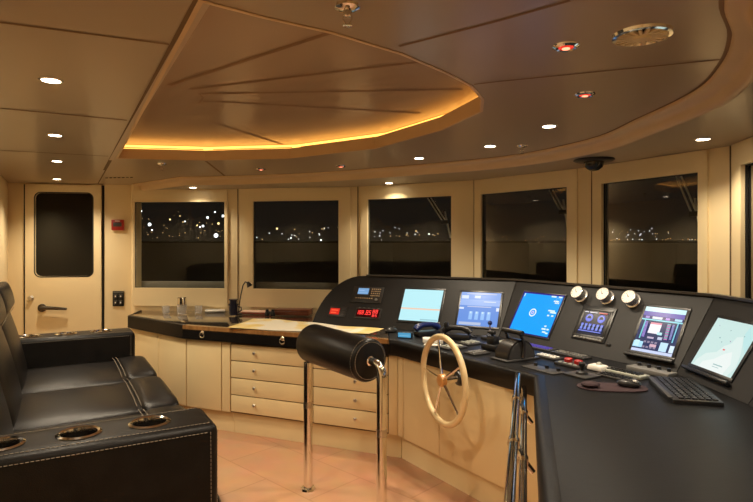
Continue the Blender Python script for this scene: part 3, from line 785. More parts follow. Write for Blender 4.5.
for i in range(4):
    a, c = BASE[i], BASE[i + 1]; d = (c - a).normalized(); nn = Vector((-d.y, d.x))
    up = Vector((nn.x * DEP, nn.y * DEP, RISE)).normalized(); x = Vector((d.x, d.y, 0)); z = x.cross(up)
    SEC.append((Vector((a.x, a.y, z0p)), x, up, z, (c - a).length))
    N = 28 if i == 0 else 1
    LL = (c - a).length; A_ = 0.36
    rings = []
    for k in range(N + 1):
        s_ = (k / N)
        if i == 0: s_ = (k / N) ** 1.8
        f = 1.0
        if i == 0 and s_ * LL < A_: f = max(0.02, math.sqrt(max(0, 1 - (1 - s_ * LL / A_) ** 2)))
        g = .0025 if (s_ in (0.0, 1.0) and not (i == 0 and s_ == 0)) else 0
        sh = d * (g if s_ == 0 else -g)
        pb = a.lerp(c, s_) + sh; pr = RIDGE[i].lerp(RIDGE[i + 1], s_) + sh; pk = BACK[i].lerp(BACK[i + 1], s_) + sh
        prr = pb.lerp(pr, f)
        zr = z0p + RISE * f
        rings.append([(pb.x, pb.y, z0p), (prr.x, prr.y, zr - .008), (prr.x + nn.x * .004, prr.y + nn.y * .004, zr), (prr.x + (pk.x - pr.x), prr.y + (pk.y - pr.y), zr), (prr.x + (pk.x - pr.x), prr.y + (pk.y - pr.y), z0p)])
    b = MB()
    for A, B in zip(rings, rings[1:]):
        for k in range(4): b.quad([A[k], B[k], B[k + 1], A[k + 1]])
        b.quad([A[4], B[4], B[0], A[0]])
    b.quad(rings[0]); b.quad(rings[-1][::-1])
    bmesh.ops.remove_doubles(b.bm, verts=b.bm.verts, dist=1e-5); bmesh.ops.recalc_face_normals(b.bm, faces=b.bm.faces)
    b.build('panel_section', panel_m, helm, world=True, angle=25)

lip = offset(BASE, DEP - .012); lipb = offset(BASE, DEP + .026)
b = MB(); k0 = .24
for i in range(4):
    a0, a1, c1, c0 = lip[i], lip[i + 1], lipb[i + 1], lipb[i]
    if i == 0: a0, c0 = a0.lerp(a1, k0), c0.lerp(c1, k0)
    b.prism([a0, a1, c1, c0], z0p + RISE + .0005, z0p + RISE + .014)
b.build('top_lip', mat('ridge_trim', (.035, .03, .026), .3), helm, world=True)
def pan(i, px, py):                                   # (x, y) on panel section i
    o, x, up, z, L = SEC[i]; h = hit(px, py, o, z); r_ = h - o; return r_.dot(x), r_.dot(up)
def pmx(i, x_, y_, off=.0015):
    o, x, up, z, L = SEC[i]; return frame_mx(o + x * x_ + up * y_ + z * off, x, up, z)
def on_panel_rect(i, tl, tr, bl, br):
    q = [pan(i, *p) for p in (tl, tr, bl, br)]
    x0 = (q[0][0] + q[2][0]) / 2; x1 = (q[1][0] + q[3][0]) / 2; y1 = (q[0][1] + q[1][1]) / 2; y0 = (q[2][1] + q[3][1]) / 2
    return (x0 + x1) / 2, (y0 + y1) / 2, x1 - x0, y1 - y0
def frame_box(b, w, h, t, z0, z1, bev=.002):
    for (cx, cy, sx_, sy_) in ((0, h / 2 + t / 2, w + 2 * t, t), (0, -h / 2 - t / 2, w + 2 * t, t), (-w / 2 - t / 2, 0, t, h), (w / 2 + t / 2, 0, t, h)):
        b.box((cx, cy, (z0 + z1) / 2), (sx_, sy_, z1 - z0), bev)
def display(parent, name, w, h, items, z=.004, label=None):
    """items: (kind, x0, y0, x1, y1, colour, strength) in 0..1 screen units, y up; the first is the background."""
    b = MB(); ms = []; lay = 0
    for it in items:
        k, x0, y0, x1, y1, c, s_ = it; m = glow(c, s_)
        if m not in ms: ms.append(m)
        b.mi = ms.index(m); zz = z + lay * .00025; lay += 1
        if k != 'p': X0, X1, Y0, Y1 = (x0 - .5) * w, (x1 - .5) * w, (y0 - .5) * h, (y1 - .5) * h
        if k == 'r': b.quad([(X0, Y0, zz), (X1, Y0, zz), (X1, Y1, zz), (X0, Y1, zz)])
        elif k == 'p': b.bm.faces.new([b.bm.verts.new(((px_ - .5) * w, (py_ - .5) * h, zz)) for px_, py_ in x0]).material_index = b.mi
        elif k == 'o':                                # ring, x1 = outer radius, y1 = inner radius (fractions of w)
            cx, cy = X0, Y0; R1, R0 = x1 * w, y1 * w
            for j in range(20):
                a0, a1 = 2 * PI * j / 20, 2 * PI * (j + 1) / 20
                b.quad([(cx + R0 * math.cos(a0), cy + R0 * math.sin(a0), zz), (cx + R1 * math.cos(a0), cy + R1 * math.sin(a0), zz), (cx + R1 * math.cos(a1), cy + R1 * math.sin(a1), zz), (cx + R0 * math.cos(a1), cy + R0 * math.sin(a1), zz)])
    bmesh.ops.remove_doubles(b.bm, verts=b.bm.verts, dist=1e-7)
    o = b.build(name, ms, parent)
    if label: o['label'] = label
    return o
def monitor(i, tl, tr, bl, br, label, items, bez=.018, side=None, tray=False, name='monitor', bm_=blk):
    cx, cy, w, h = on_panel_rect(i, tl, tr, bl, br)
    t = thing(name, label, 'monitor', mx=pmx(i, cx, cy), group='screens set into the helm console')
    b = MB(); frame_box(b, w, h, bez, 0, .0045, .001); b.build('bezel', bm_, t)
    if side: 
        b = MB(); frame_box(b, w + .002, h + .002, .006, .0047, .0060, 0); b.build('inner_bezel', side, t)
    display(t, 'display', w, h, items)
    if tray: MB().box((0, -h / 2 - bez - .014, .016), (w + .05, .018, .028), .005).build('tray_ledge', blk, t)
    return t
R = 'r'
# pale chart display
monitor(0, (405.5, 290.4), (444, 289.7), (398.4, 320.5), (438, 322), 'screen with a plain pale cyan page and one thin orange line', [
    (R, 0, 0, 1, 1, (.52, .88, .95), 1.0), (R, 0, .36, 1, .40, (.9, .62, .45), 1.0), (R, 0, .345, 1, .36, (.75, .85, .85), 1.0), (R, .55, .02, .98, .07, (.45, .8, .9), .8)])
cl_ = [(R, 0, 0, 1, 1, (.16, .32, .80), .95), (R, 0, .60, 1, .78, (.34, .50, .90), 1), (R, 0, .78, 1, 1, (.24, .40, .85), 1), (R, .02, .8, .2, .9, (.7, .8, 1), 1), (R, .35, .82, .5, .9, (.65, .75, 1), 1), (R, 0, .48, .12, .54, (.7, .8, 1), 1), (R, .2, .55, .8, .58, (.6, .7, 1), .8)]
for k in range(4): cl_.append((R, .27 + k * .15, .18, .36 + k * .15, .42, (.32, .55, .95), 1)); cl_.append((R, .29 + k * .15, .36, .33 + k * .15, .42, (.6, .8, 1), 1))
cl_ += [(R, .6, .7, .9, .73, (.75, .85, 1), .9), (R, .15, .93, .9, .96, (.6, .7, 1), .8), (R, .05, .02, .6, .10, (.6, .7, .95), .8), (R, .93, .45, 1, .55, (.8, .85, 1), 1)]
monitor(0, (462.9, 292), (503, 294), (456, 324.7), (495.4, 328), 'screen with blue shaded engine page behind the telephone handset', cl_)
rd = [(R, 0, 0, 1, 1, (.015, .36, .92), 1.05), ('o', .42, .52, .085, .062, (.75, .85, 1), 1.2), ('o', .42, .52, .035, .02, (.8, .6, 1), 1.1), (R, 0, .985, 1, 1, (.05, .05, .5), 1), (R, 0, 0, .012, 1, (.05, .05, .5), 1), (R, .03, .90, .05, .98, (.8, .9, 1), 1)]
for (x, y, ww) in ((.72, .95, .12), (.9, .95, .08), (.82, .84, .12), (.86, .80, .1), (.78, .60, .16), (.84, .56, .14), (.80, .48, .05), (.9, .48, .05), (.84, .22, .05), (.8, .15, .10), (.92, .15, .05), (.84, .08, .08), (.92, .06, .06)): rd.append((R, x, y, x + ww, y + .035, (.7, .88, 1), 1.1))
rd += [('o', .92, .88, .06, .05, (.25, .4, 1), 1)]
monitor(1, (522, 293.6), (564, 295.5), (511.6, 331.5), (549, 337), 'vivid blue screen with a small white ring and figures at its right edge', rd, side=glow((.05, .02, .35), .5))
def eng():
    it = [(R, 0, 0, 1, 1, (.012, .014, .03), 1)]
    for cx in (.27, .76):
        it += [('o', cx, .70, .15, .10, (.12, .16, .75), 1), ('o', cx, .70, .10, .085, (.5, .55, .9), 1), (R, cx - .10, .60, cx + .10, .67, (.15, .2, .9), 1)]
    for k in range(6): it += [(R, .05 + k * .16, .36, .15 + k * .16, .46, (.15, .2, .8), 1), (R, .05 + k * .16, .20, .15 + k * .16, .30, (.15, .2, .8), 1), (R, .07 + k * .16, .24, .13 + k * .16, .42, (.3, .4, .95), .8)]
    it += [(R, .04, .90, .2, .93, (.8, .8, .9), 1), (R, .24, .90, .55, .93, (.8, .8, .9), 1), (R, .62, .90, .95, .94, (.75, .12, .1), 1), (R, .04, .12, .95, .16, (.2, .25, .8), 1)]
    return it
cx, cy, w, h = on_panel_rect(1, (583.8, 306), (618.8, 308), (571.3, 338.3), (603.5, 343.6))
t = thing('engine_monitor', 'small dark screen with two round blue dials above a row of keys', 'monitor', mx=pmx(1, cx, cy), group='screens set into the helm console')
b = MB(); frame_box(b, w * .74, h * .70, .02, 0, .009, .001); b.box((0, 0, .003), (w, h, .004), .001); b.build('bezel', blk, t)
display(t, 'display', w * .74, h * .70, eng(), .0075)
b = MB()
for k in range(9): b.box(((k - 4) * w * .095, -h * .44, .008), (w * .075, h * .05, .008), .001)
b.build('key_row', grey, t)
it = [(R, 0, 0, 1, 1, (.03, .04, .12), 1), (R, 0, .90, 1, 1, (.50, .80, .88), 1.1), (R, 0, .80, 1, .90, (.10, .08, .42), 1), (R, .0, .70, 1, .73, (.3, .75, .85), 1), (R, 0, .73, 1, .80, (.04, .03, .16), 1), (R, .25, .74, .5, .79, (.75, .8, .95), 1), (R, .8, .74, .97, .79, (.4, .7, .95), 1), (R, .58, .74, .68, .79, (.5, .3, .8), 1), (R, .08, .74, .18, .79, (.4, .3, .7), 1),
      (R, .26, .42, .54, .66, (.85, .82, .92), 1.1), (R, .26, .62, .54, .66, (.8, .3, .4), 1), (R, 0, 0, 1, .06, (.62, .7, .95), 1), (R, .0, .09, .24, .22, (.42, .75, .95), 1.05), (R, .03, .11, .15, .24, (.6, .9, 1), 1), (R, .66, .07, .84, .26, (.55, .8, 1), 1.05), (R, .9, .07, 1, .22, (.7, .85, 1), 1.05), (R, .42, .13, .58, .19, (.7, .45, .55), 1), (R, .5, .40, .62, .46, (.5, .85, .9), 1), (R, .55, .30, .66, .36, (.55, .6, .8), 1), (R, .3, .30, .46, .34, (.6, .5, .7), .9), (R, .1, .28, .13, .70, (.2, .7, .75), 1), (R, .9, .28, .93, .70, (.2, .6, .75), 1)]
for k in range(12): it += [(R, .15, .32 + k * .028, .22, .342 + k * .028, (.35, .25, .7), 1), (R, .70, .32 + k * .028, .78, .342 + k * .028, (.25, .5, .55) if k % 2 else (.6, .2, .55), 1), (R, .82, .34 + k * .026, .87, .36 + k * .026, (.3, .3, .7), .9)]
for k in range(8): it += [(R, .28 + (k % 4) * .09, .08 + .11 * (k // 4), .34 + (k % 4) * .09, .12 + .11 * (k // 4), (.35, .3, .45), .8)]
monitor(1, (649.3, 307), (690.5, 311.4), (629.5, 349), (669, 358), 'busy multi-coloured alarm and tank page screen with a pale blue header', it, tray=True)
chart_it = [(R, 0, 0, 1, 1, (.58, .77, .74), 1.05), ('p', [(.05, 0), (.9, 0), (.98, .2), (.93, .42), (.85, .62), (.78, .75), (.66, .72), (.62, .58), (.5, .5), (.42, .36), (.2, .28), (.08, .12)], 0, 0, 0, (.70, .83, .80), 1.05), ('p', [(.2, 0), (.8, 0), (.85, .22), (.74, .44), (.6, .36), (.45, .22), (.24, .12)], 0, 0, 0, (.80, .87, .85), 1.05), ('p', [(.86, .62), (1, .45), (1, 1), (.82, 1), (.78, .8)], 0, 0, 0, (.50, .76, .76), 1.05), (R, .52, .42, .57, .45, (.8, .2, .2), 1), (R, .3, .62, .33, .64, (.3, .5, .5), .9), (R, .45, .8, .47, .82, (.3, .5, .5), .9), (R, .5, .12, .72, .14, (.4, .6, .6), .9), (R, .5, .08, .66, .09, (.4, .6, .6), .9), (R, .4, .55, .42, .57, (.3, .5, .5), .9), (R, .8, .75, .82, .77, (.3, .5, .5), .9), (R, .58, .6, .6, .62, (.4, .3, .5), .9), (R, .15, .85, .17, .86, (.4, .3, .5), .9)]
monitor(2, (718.4, 316.7), (762, 329), (692.6, 365), (731.5, 377.7), 'pale green sea chart screen at the right end of the console', chart_it, tray=True)
def plain_monitor(x_, y_, w, h):
    t = thing('monitor', 'screen at the far right end of the console, cut off by the photo edge', 'monitor', mx=pmx(3, x_, y_), group='screens set into the helm console')
    b = MB(); frame_box(b, w, h, .014, 0, .0045, .001); b.build('bezel', blk, t)
    display(t, 'display', w, h, [(R, 0, 0, 1, 1, (.1, .3, .8), 1), (R, .1, .8, .6, .86, (.6, .75, 1), 1), (R, .1, .2, .8, .5, (.05, .2, .6), 1)])
plain_monitor(.20, .22, .26, .22)
# gauges
gg = None
for px, py, l in ((576.5, 294, 'white-faced round gauge, leftmost of three on the console top'), (602.5, 296, 'white-faced round gauge in the middle of three on the console top'), (628.5, 299, 'white-faced round gauge, rightmost of three on the console top')):
    x_, y_ = pan(1, px + 5, py + 2)
    if gg is None:
        gg = t = thing('round_gauge', l, 'gauge', mx=pmx(1, x_, y_), group='three round gauges on the console')
        MB().lathe([(.050, 0), (.050, .006), (.042, .010), (.042, .050), (.046, .054), (.046, .060), (.043, .061)], 28).build('casing', mat('gauge_silver', (.80, .79, .78), .25, .85), t)
        fc = MB().lathe([(0, .0595), (.044, .0595)], 28).build('dial', whitep, t)
        b = MB()
        for k in range(12):
            a = k * PI / 6; b.box((.035, 0, .0602), (.008, .0022, .0006), mx=rz(a))
        b.build('scale_marks', blk, fc)
        b = MB(); b.box((.012, 0, .0606), (.034, .003, .0008), mx=rz(2.3)); b.lathe([(0, .0625), (.004, .0625), (.004, .0597)], 10); b.build('needle', blk, fc)
    else: copy_thing(gg, pmx(1, x_, y_), l)
# radio unit and red read-outs on the left end
x_, y_ = pan(0, 367.5, 295)
t = thing('radio_unit', 'flush radio unit with a small pale blue display and keypad of tiny keys', 'radio', mx=pmx(0, x_, y_, .001), group=None)
MB().box((0, 0, .003), (.30, .155, .005), .001).build('face_plate', mat('radio_black', (.02, .018, .017), .4), t)
q = MB(); frame_box(q, .105, .058, .006, .0055, .008, 0); q.mx = None
dob = display(t, 'display', .105, .058, [(R, 0, 0, 1, 1, (.22, .42, .72), .9), (R, .05, .55, .6, .7, (.35, .55, .85), .9), (R, .1, .2, .9, .3, (.3, .5, .8), .9)], .0075)
dob.location = (-.045, .032, 0)
q = MB()
for r_ in range(4):
    for c_ in range(5): q.box((.040 + c_ * .019, .055 - r_ * .021, .007), (.010, .010, .005), .001)
for c_ in range(8): q.box((-.10 + c_ * .022, -.035, .007), (.013, .008, .004), .001)
q.build('keypad', mat('key_tan', (.42, .30, .18), .5), t)
MB().lathe([(.012, .005), (.012, .016), (0, .017)], 14, mx=T(.10, -.045, 0)).build('tuning_knob', grey, t)
SEGS = {'0': 'abcdef', '1': 'bc', '5': 'afgcd', '8': 'abcdefg', '2': 'abged', '3': 'abgcd', '6': 'afgecd', '9': 'abcdfg', '4': 'fgbc', '7': 'abc', ' ': '', '-': 'g'}
def digits(txt, x0, y0, w, h, c, s_):
    out = []; cw = w / len(txt)
    for k, ch in enumerate(txt):
        X0 = x0 + k * cw; X1 = X0 + cw * .72; tk = cw * .17; th = h * .14; ym = y0 + h / 2
        for g in SEGS[ch]:
            out.append((R,) + {'a': (X0, y0 + h - th, X1, y0 + h), 'd': (X0, y0, X1, y0 + th), 'g': (X0, ym - th / 2, X1, ym + th / 2), 'f': (X0, ym, X0 + tk, y0 + h), 'e': (X0, y0, X0 + tk, ym), 'b': (X1 - tk, ym, X1, y0 + h), 'c': (X1 - tk, y0, X1, ym)}[g] + (c, s_))
    return out
x_, y_ = pan(0, 335, 311.5)
t = thing('alarm_display', 'small solid red lit square display at the left end of the console', 'display', mx=pmx(0, x_, y_, .001))
MB().box((.03, 0, .003), (.17, .095, .005), .001).build('face_plate', mat('radio_black', (.02, .018, .017), .4), t)
display(t, 'display', .095, .058, [(R, 0, 0, 1, 1, (.75, .03, .015), 1), (R, .12, .6, .85, .78, (1, .12, .05), 1), (R, .12, .2, .7, .38, (1, .12, .05), 1)], .0062)
q = MB()
for r_ in range(3): q.box((.085, .025 - r_ * .025, .007), (.03, .012, .004), .001)
q.build('keys', blk2, t)
x_, y_ = pan(0, 368, 313.5)
t = thing('red_readout', 'dark instrument with glowing red numerals right of the red square display', 'display', mx=pmx(0, x_, y_, .001))
MB().box((0, 0, .003), (.25, .10, .005), .001).build('face_plate', mat('radio_black', (.02, .018, .017), .4), t)
display(t, 'display', .22, .075, [(R, 0, 0, 1, 1, (.03, .002, .002), 1)] + digits('188', .0, .30, .36, .5, (1, .05, .04), 1.6) + [(R, .38, .28, .41, .36, (1, .05, .04), 1.6)] + digits('85', .43, .26, .26, .56, (1, .05, .04), 1.6) + digits('88', .72, .46, .26, .46, (1, .06, .05), 1.6) + digits('85', .74, .02, .24, .30, (1, .06, .05), 1.6), .0062)
q = MB()
for k in range(5): q.box((-.09 + k * .045, .048, .006), (.02, .004, .002))
q.build('legend', grey, t)

# ------------------------------------------------------------------ things on the helm desk
ZD = Z_DESK + .0012
def dp(px, py, z=None): return P(px, py, Z_DESK) + Vector((0, 0, .0012))
ang = lambda a, c: math.atan2(c.y - a.y, c.x - a.x)
AH = math.atan2(dh.y, dh.x)                            # direction of the helm front edge
def handset(px, py, rot_, m, label, cat='telephone'):
    t = thing('telephone_handset', label, cat, dp(px, py), rot_, 'telephone handsets on the helm desk')
    MB().box((0, 0, .02), (.20, .075, .04), .008).build('cradle', blk, t)
    b = MB(); b.tube([(-.105, 0, .055), (-.085, 0, .072), (-.04, 0, .086), (.04, 0, .086), (.085, 0, .072), (.105, 0, .055)], [.024, .026, .019, .019, .026, .024], 12)
    b.build('receiver', m, t)
    b = MB(); b.tube([(.10, .02, .03)] + [(.10 + .03 * math.sin(k * .9), .05 + .012 * k, .012 + .006 * math.cos(k * .9)) for k in range(8)], .0045, 6); b.build('cord', blk, t)
    return t
handset(427, 336, 0.5, bluep, 'blue and black telephone handset lying below the pale cyan screen')
handset(457, 339.5, -0.45, blk, 'black telephone handset in front of the blue shaded screen')
t = thing('small_display', 'small blue lit display block on the desk below the pale cyan screen', 'display', dp(405, 338), -.35)
MB().box((0, .0, .022), (.115, .03, .042), .005).build('case', blk, t)
o = display(t, 'display', .10, .034, [(R, 0, 0, 1, 1, (.10, .38, .62), .9), (R, .1, .3, .9, .45, (.2, .5, .75), .9)], 0); o.matrix_basis = Matrix.Translation((0, -.0155, .023)) @ Matrix.Rotation(PI / 2, 4, 'X')
t = thing('paper_roll', 'white paper roll lying between the two telephone handsets', 'paper', dp(433, 344), -.2)
MB().tube([(-.07, 0, .024), (.07, 0, .024)], .024, 16).build('roll', whitep, t)
MB().box((0, -.045, .002), (.12, .06, .002)).build('loose_end', whitep, t)
t = thing('ball_joystick', 'small joystick with a black ball top in front of the blue shaded screen', 'joystick', dp(490, 339.5), AH)
MB().box((0, 0, .012), (.10, .10, .024), .006).build('base', blk2, t)
MB().lathe([(.03, .024), (.022, .036), (.012, .042), (.008, .042)], 16).build('gaiter', blk, t)
MB().tube([(0, 0, .04), (0, 0, .112)], .005, 8).build('stick', chrome, t)
MB().ball((0, 0, .122), .017).build('ball', bluep, t)
# flat control plates
def plate(name, px, py, w, d, rot_, label, cat, keys, m=blk2, km=grey, h=.012, kh=.006, knobs=0, group='control plates on the helm desk'):
    t = thing(name, label, cat, dp(px, py), rot_, group)
    MB().box((0, 0, h / 2), (w, d, h), .003).build('plate', m, t)
    nx, ny = keys
    if nx:
        b = MB()
        for i in range(nx):
            for j in range(ny):
                b.box((-w * .42 + w * .84 * (i + .5) / nx, -d * .38 + d * .76 * (j + .5) / ny, h + kh / 2), (w * .84 / nx * .7, d * .76 / ny * .66, kh), .0015)
        b.build('keys', km, t)
    for k in range(knobs): MB().lathe([(.011, h), (.011, h + .016), (0, h + .017)], 14, mx=T(-w * .35 + k * w * .7 / max(1, knobs - 1), d * .30, 0)).build('knob', blk, t)
    return t
plate('control_plate', 452, 348, .17, .13, AH + PI / 2, 'dark control plate with pale keys just behind the top of the wheel', 'control panel', (4, 2), km=lgrey)
plate('control_plate', 470, 344, .15, .12, AH + PI / 2, 'dark control plate with pale buttons in front of the black handset', 'control panel', (3, 3), km=lgrey)
plate('control_plate', 477, 354, .14, .10, AH + PI / 2, 'control plate with a strip of grey keys between wheel and throttle', 'control panel', (5, 2), km=grey)
t = thing('steering_lever', 'chunky black steering lever block left of the large throttle', 'lever', dp(493, 350), AH)
MB().box((0, 0, .02), (.13, .10, .04), .008).build('base', blk, t)
MB().box((0, 0, .065), (.07, .06, .06), .012).build('body', blk, t)
MB().tube([(0, 0, .09), (0, -.012, .115)], .009, 8).build('stick', blk2, t)
MB().tube([(-.03, -.012, .118), (.03, -.012, .118)], .011, 12).build('grip', blk, t)
plate('control_plate', 503, 343.5, .14, .09, AH + PI / 2, 'small control plate with pale keys directly behind the large throttle', 'control panel', (4, 2), km=lgrey)
plate('button_plate', 548, 358, .18, .08, ang(BASE[1], BASE[2]), 'small button plate with white keys in front of the violet lit plate', 'control panel', (6, 2), km=whitep)
t = thing('desk_microphone', 'short black desk microphone standing behind the helm wheel', 'microphone', dp(445, 341.5), AH)
MB().lathe([(.034, 0), (.034, .012), (.022, .02), (0, .02)], 18).build('base', blk2, t)
MB().tube([(0, 0, .018), (.004, 0, .07), (.016, -.004, .11)], .006, 8).build('stem', blk, t)
MB().lathe([(0, .0), (.017, .004), (.019, .02), (.014, .036), (0, .04)], 16, mx=T(.017, -.004, .105)).build('head', blk, t)
# throttle
p = dp(515, 359)
t = thing('throttle_lever', 'large black half-round throttle with twin levers and a cross handle', 'throttle', p, TH)
MB().box((0, 0, .006), (.27, .15, .012), .004).build('base_plate', blk2, t)
def half(y0, y1, r, m, name, n=18):
    b = MB(); pts = [(r * math.cos(PI * k / n), r * math.sin(PI * k / n)) for k in range(n + 1)]
    b.prism(pts, 0, y1 - y0, mx=Matrix.Translation((0, y1, .012)) @ Matrix.Rotation(PI / 2, 4, 'X')); return b.build(name, m, t, angle=30)
half(-.055, .055, .112, mat('throttle_black', (.02, .018, .017), .25), 'housing')
half(.056, .060, .100, blk2, 'side_disc'); half(-.060, -.056, .100, blk2, 'side_disc')
for s_ in (-1, 1):
    b = MB(); b.tube([(0, s_ * .068, .02), (.012, s_ * .068, .10), (-.018, s_ * .066, .165)], [.013, .010, .009], 10); b.build('lever', mat('lever_steel', (.08, .08, .09), .25, .8), t)
MB().tube([(-.018, -.085, .17), (-.018, .085, .17)], .015, 14).build('cross_handle', blk, t)
plate('button_plate', 536, 348, .30, .09, ang(BASE[1], BASE[2]), 'button plate lit violet below the vivid blue screen', 'control panel', (9, 2), km=glow((.16, .10, .55), .6))
plate('button_plate', 571, 356, .26, .085, ang(BASE[1], BASE[2]), 'button plate with pale keys below the small engine screen', 'control panel', (8, 2), km=grey)
plate('selector_plate', 543, 370, .24, .10, ang(BASE[1], BASE[2]), 'flat dark plate with three small selector knobs right of the throttle', 'control panel', (0, 0), knobs=3, h=.006)
t = thing('red_button_box', 'control plate with two red push buttons beside the throttle', 'control panel', dp(572, 366), ang(BASE[1], BASE[2]))
MB().box((0, 0, .008), (.17, .11, .016), .003).build('plate', blk2, t)
for k in (-1, 1): MB().lathe([(.024, .016), (.024, .034), (.020, .038), (0, .038)], 18, mx=T(k * .036, .012, 0)).build('push_button', redp, t)
b = MB()
for k in range(4): b.box((-.055 + k * .036, -.038, .018), (.02, .014, .004), .001)
b.build('keys', lgrey, t)
t = thing('joystick', 'short black joystick on a square dark plate left of the mouse pad', 'joystick', dp(582, 376), ang(BASE[1], BASE[2]))
MB().box((0, 0, .005), (.15, .13, .010), .003).build('plate', blk2, t)
MB().lathe([(.034, .010), (.030, .022), (.016, .030), (.010, .032)], 18).build('gaiter', blk, t)
MB().lathe([(.009, .03), (.010, .046), (.017, .054), (.017, .068), (.012, .074), (0, .075)], 16).build('stick', blk, t)
t = thing('trackball', 'white trackball block on the dark keypad plate', 'trackball', dp(598, 370.5), ang(BASE[1], BASE[2]))
MB().box((0, 0, .016), (.105, .075, .032), .010, taper=.88).build('housing', whitep, t)
MB().ball((0, .01, .028), .018).build('ball', lgrey, t)
plate('keypad', 616, 378.3, .20, .08, ang(BASE[1], BASE[2]), 'dark keypad of small keys behind the mouse', 'keypad', (7, 3), km=blk)
plate('control_keyboard', 625, 375, .24, .085, ang(BASE[1], BASE[2]), 'long pale grey key strip with black keys, nearer of two below the alarm screen', 'keypad', (8, 2), m=lgrey, km=blk, h=.018)
plate('control_keyboard', 651, 373.5, .25, .085, ang(BASE[1], BASE[2]), 'grey control keyboard with a row of knobs below the alarm screen', 'keypad', (0, 0), m=grey, h=.024, knobs=4)
# small lever further back
t = thing('trim_lever', 'tiny upright trim lever on a low plate under the engine screen', 'lever', dp(609, 358), ang(BASE[1], BASE[2]))
MB().box((0, 0, .005), (.13, .07, .010), .003).build('plate', blk2, t)
MB().tube([(0, 0, .01), (0, 0, .07)], .007, 8).build('stick', blk, t)
MB().box((0, 0, .075), (.036, .022, .022), .005).build('grip', blk, t)
# mouse pad, mouse, keyboard
p = dp(612, 388)
pd = thing('mouse_pad', 'burgundy mouse pad with a raised wrist rest on the black desk', 'mouse pad', p, -.12)
out = []
for k in range(40):
    a = 2 * PI * k / 40; c_, s_ = math.cos(a), math.sin(a)
    out.append((.165 * math.copysign(abs(c_) ** .8, c_), .085 * math.copysign(abs(s_) ** .8, s_)))
MB().prism(out, 0, .005, .001).build('pad', maroon, pd)
MB().ball((-.105, -.012, .0185), .05, sc_=(.9, .85, .26)).build('wrist_rest', maroon, pd)
p2 = dp(629, 388); p2.z += .0055
t = thing('computer_mouse', 'dark computer mouse with a silver back resting on the burgundy pad', 'mouse', p2, -.5)
b = MB(); b.ball((0, 0, .016), .05, sc_=(1.15, .66, .44)); 
for v in b.bm.verts: v.co.z = max(v.co.z, 0.0)
b.build('shell', mat('mouse_grey', (.025, .025, .027), .25), t)
b = MB(); b.ball((.022, 0, .020), .03, sc_=(.9, .8, .6)); b.build('palm_cap', brush, t)
MB().lathe([(.007, -.003), (.007, .003)], 12, mx=T(-.03, 0, .036) @ Matrix.Rotation(PI / 2, 4, 'X')).build('scroll_wheel', blk, t)
# keyboard: corners from the photo
k_tl, k_tr, k_bl, k_br = dp(652, 382.5), dp(687, 378), dp(677, 408), dp(722, 405)
kx = ((k_tr - k_tl) + (k_br - k_bl)); ka = math.atan2(kx.y, kx.x)
kc = (k_tl + k_tr + k_bl + k_br) / 4
far_edge = ((k_tl + k_bl) / 2); near = ((k_tr + k_br) / 2)
ky = ((k_tl + k_tr) / 2 - (k_bl + k_br) / 2)
# long side runs from (655,377) to (673,406) and (697,377) to (722,407)
ldir = ((k_bl - k_tl) + (k_br - k_tr)).normalized()
t = thing('computer_keyboard', 'black computer keyboard angled towards the pale chart screen', 'keyboard', kc, math.atan2(ldir.y, ldir.x))
wl, wd = .45, .225
MB().prism([(-wl / 2, -wd * .45), (-wl * .3, -wd * .52), (wl * .3, -wd * .52), (wl / 2, -wd * .45), (wl / 2, wd * .45), (0, wd * .5), (-wl / 2, wd * .45)], 0, .018, .005).build('case', blk, t)
b = MB()
for r_ in range(6):
    nn_ = 15
    for c_ in range(nn_):
        b.box((-wl * .46 + wl * .92 * (c_ + .5) / nn_, -wd * .34 + wd * .74 * (r_ + .5) / 6, .0205 ), (wl * .92 / nn_ * .8, wd * .74 / 6 * .76, .007), .0018)
b.build('keys', mat('key_black', (.016, .016, .017), .35), t)
MB().box((0, -wd * .465, .0195), (wl * .9, wd * .09, .005), .002).build('palm_edge', blk2, t)

# ------------------------------------------------------------------ steering wheel
wn = Vector((-.925, -.38, 0.0)).normalized()
wc = Vector((.415, 3.414, .765))
wx = Vector((0, 0, 1)).cross(wn).normalized()
wmx = frame_mx(wc, wx, Vector((0, 0, 1)), wn)
t = thing('ships_helm', 'pale wooden ship steering wheel with five slim metal spokes', 'steering wheel', mx=wmx)
Rw = .262
MB().tube([(Rw * math.cos(2 * PI * k / 56), Rw * math.sin(2 * PI * k / 56), .012) for k in range(56)], .019, 14, closed=True).build('rim', wheelwood, t)
MB().lathe([(0, .045), (.022, .044), (.036, .036), (.040, .022), (.040, .004), (0, .004)], 24).build('hub', hubwood, t)
for k in range(5):
    a = math.radians(103 + 72 * k)
    MB().tube([(.036 * math.cos(a), .036 * math.sin(a), .016), (Rw * math.cos(a), Rw * math.sin(a), .012)], [.0085, .0065], 10).build('spoke', chrome, t)
# shaft to the cabinet face
pl = FRONT[2] + Vector((dh.y, -dh.x)) * .010; dist = (Vector((pl.x, pl.y, 0)) - Vector((wc.x, wc.y, 0))).dot(Vector((dh.y, -dh.x, 0))) / wn.dot(Vector((dh.y, -dh.x, 0)))
MB().lathe([(.022, .004), (.022, dist + .034)], 18).build('shaft', chrome, t)
MB().lathe([(.022, dist + .055), (.040, dist + .050), (.046, dist + .034), (.046, dist + .030)], 22).build('boss', blk, t)

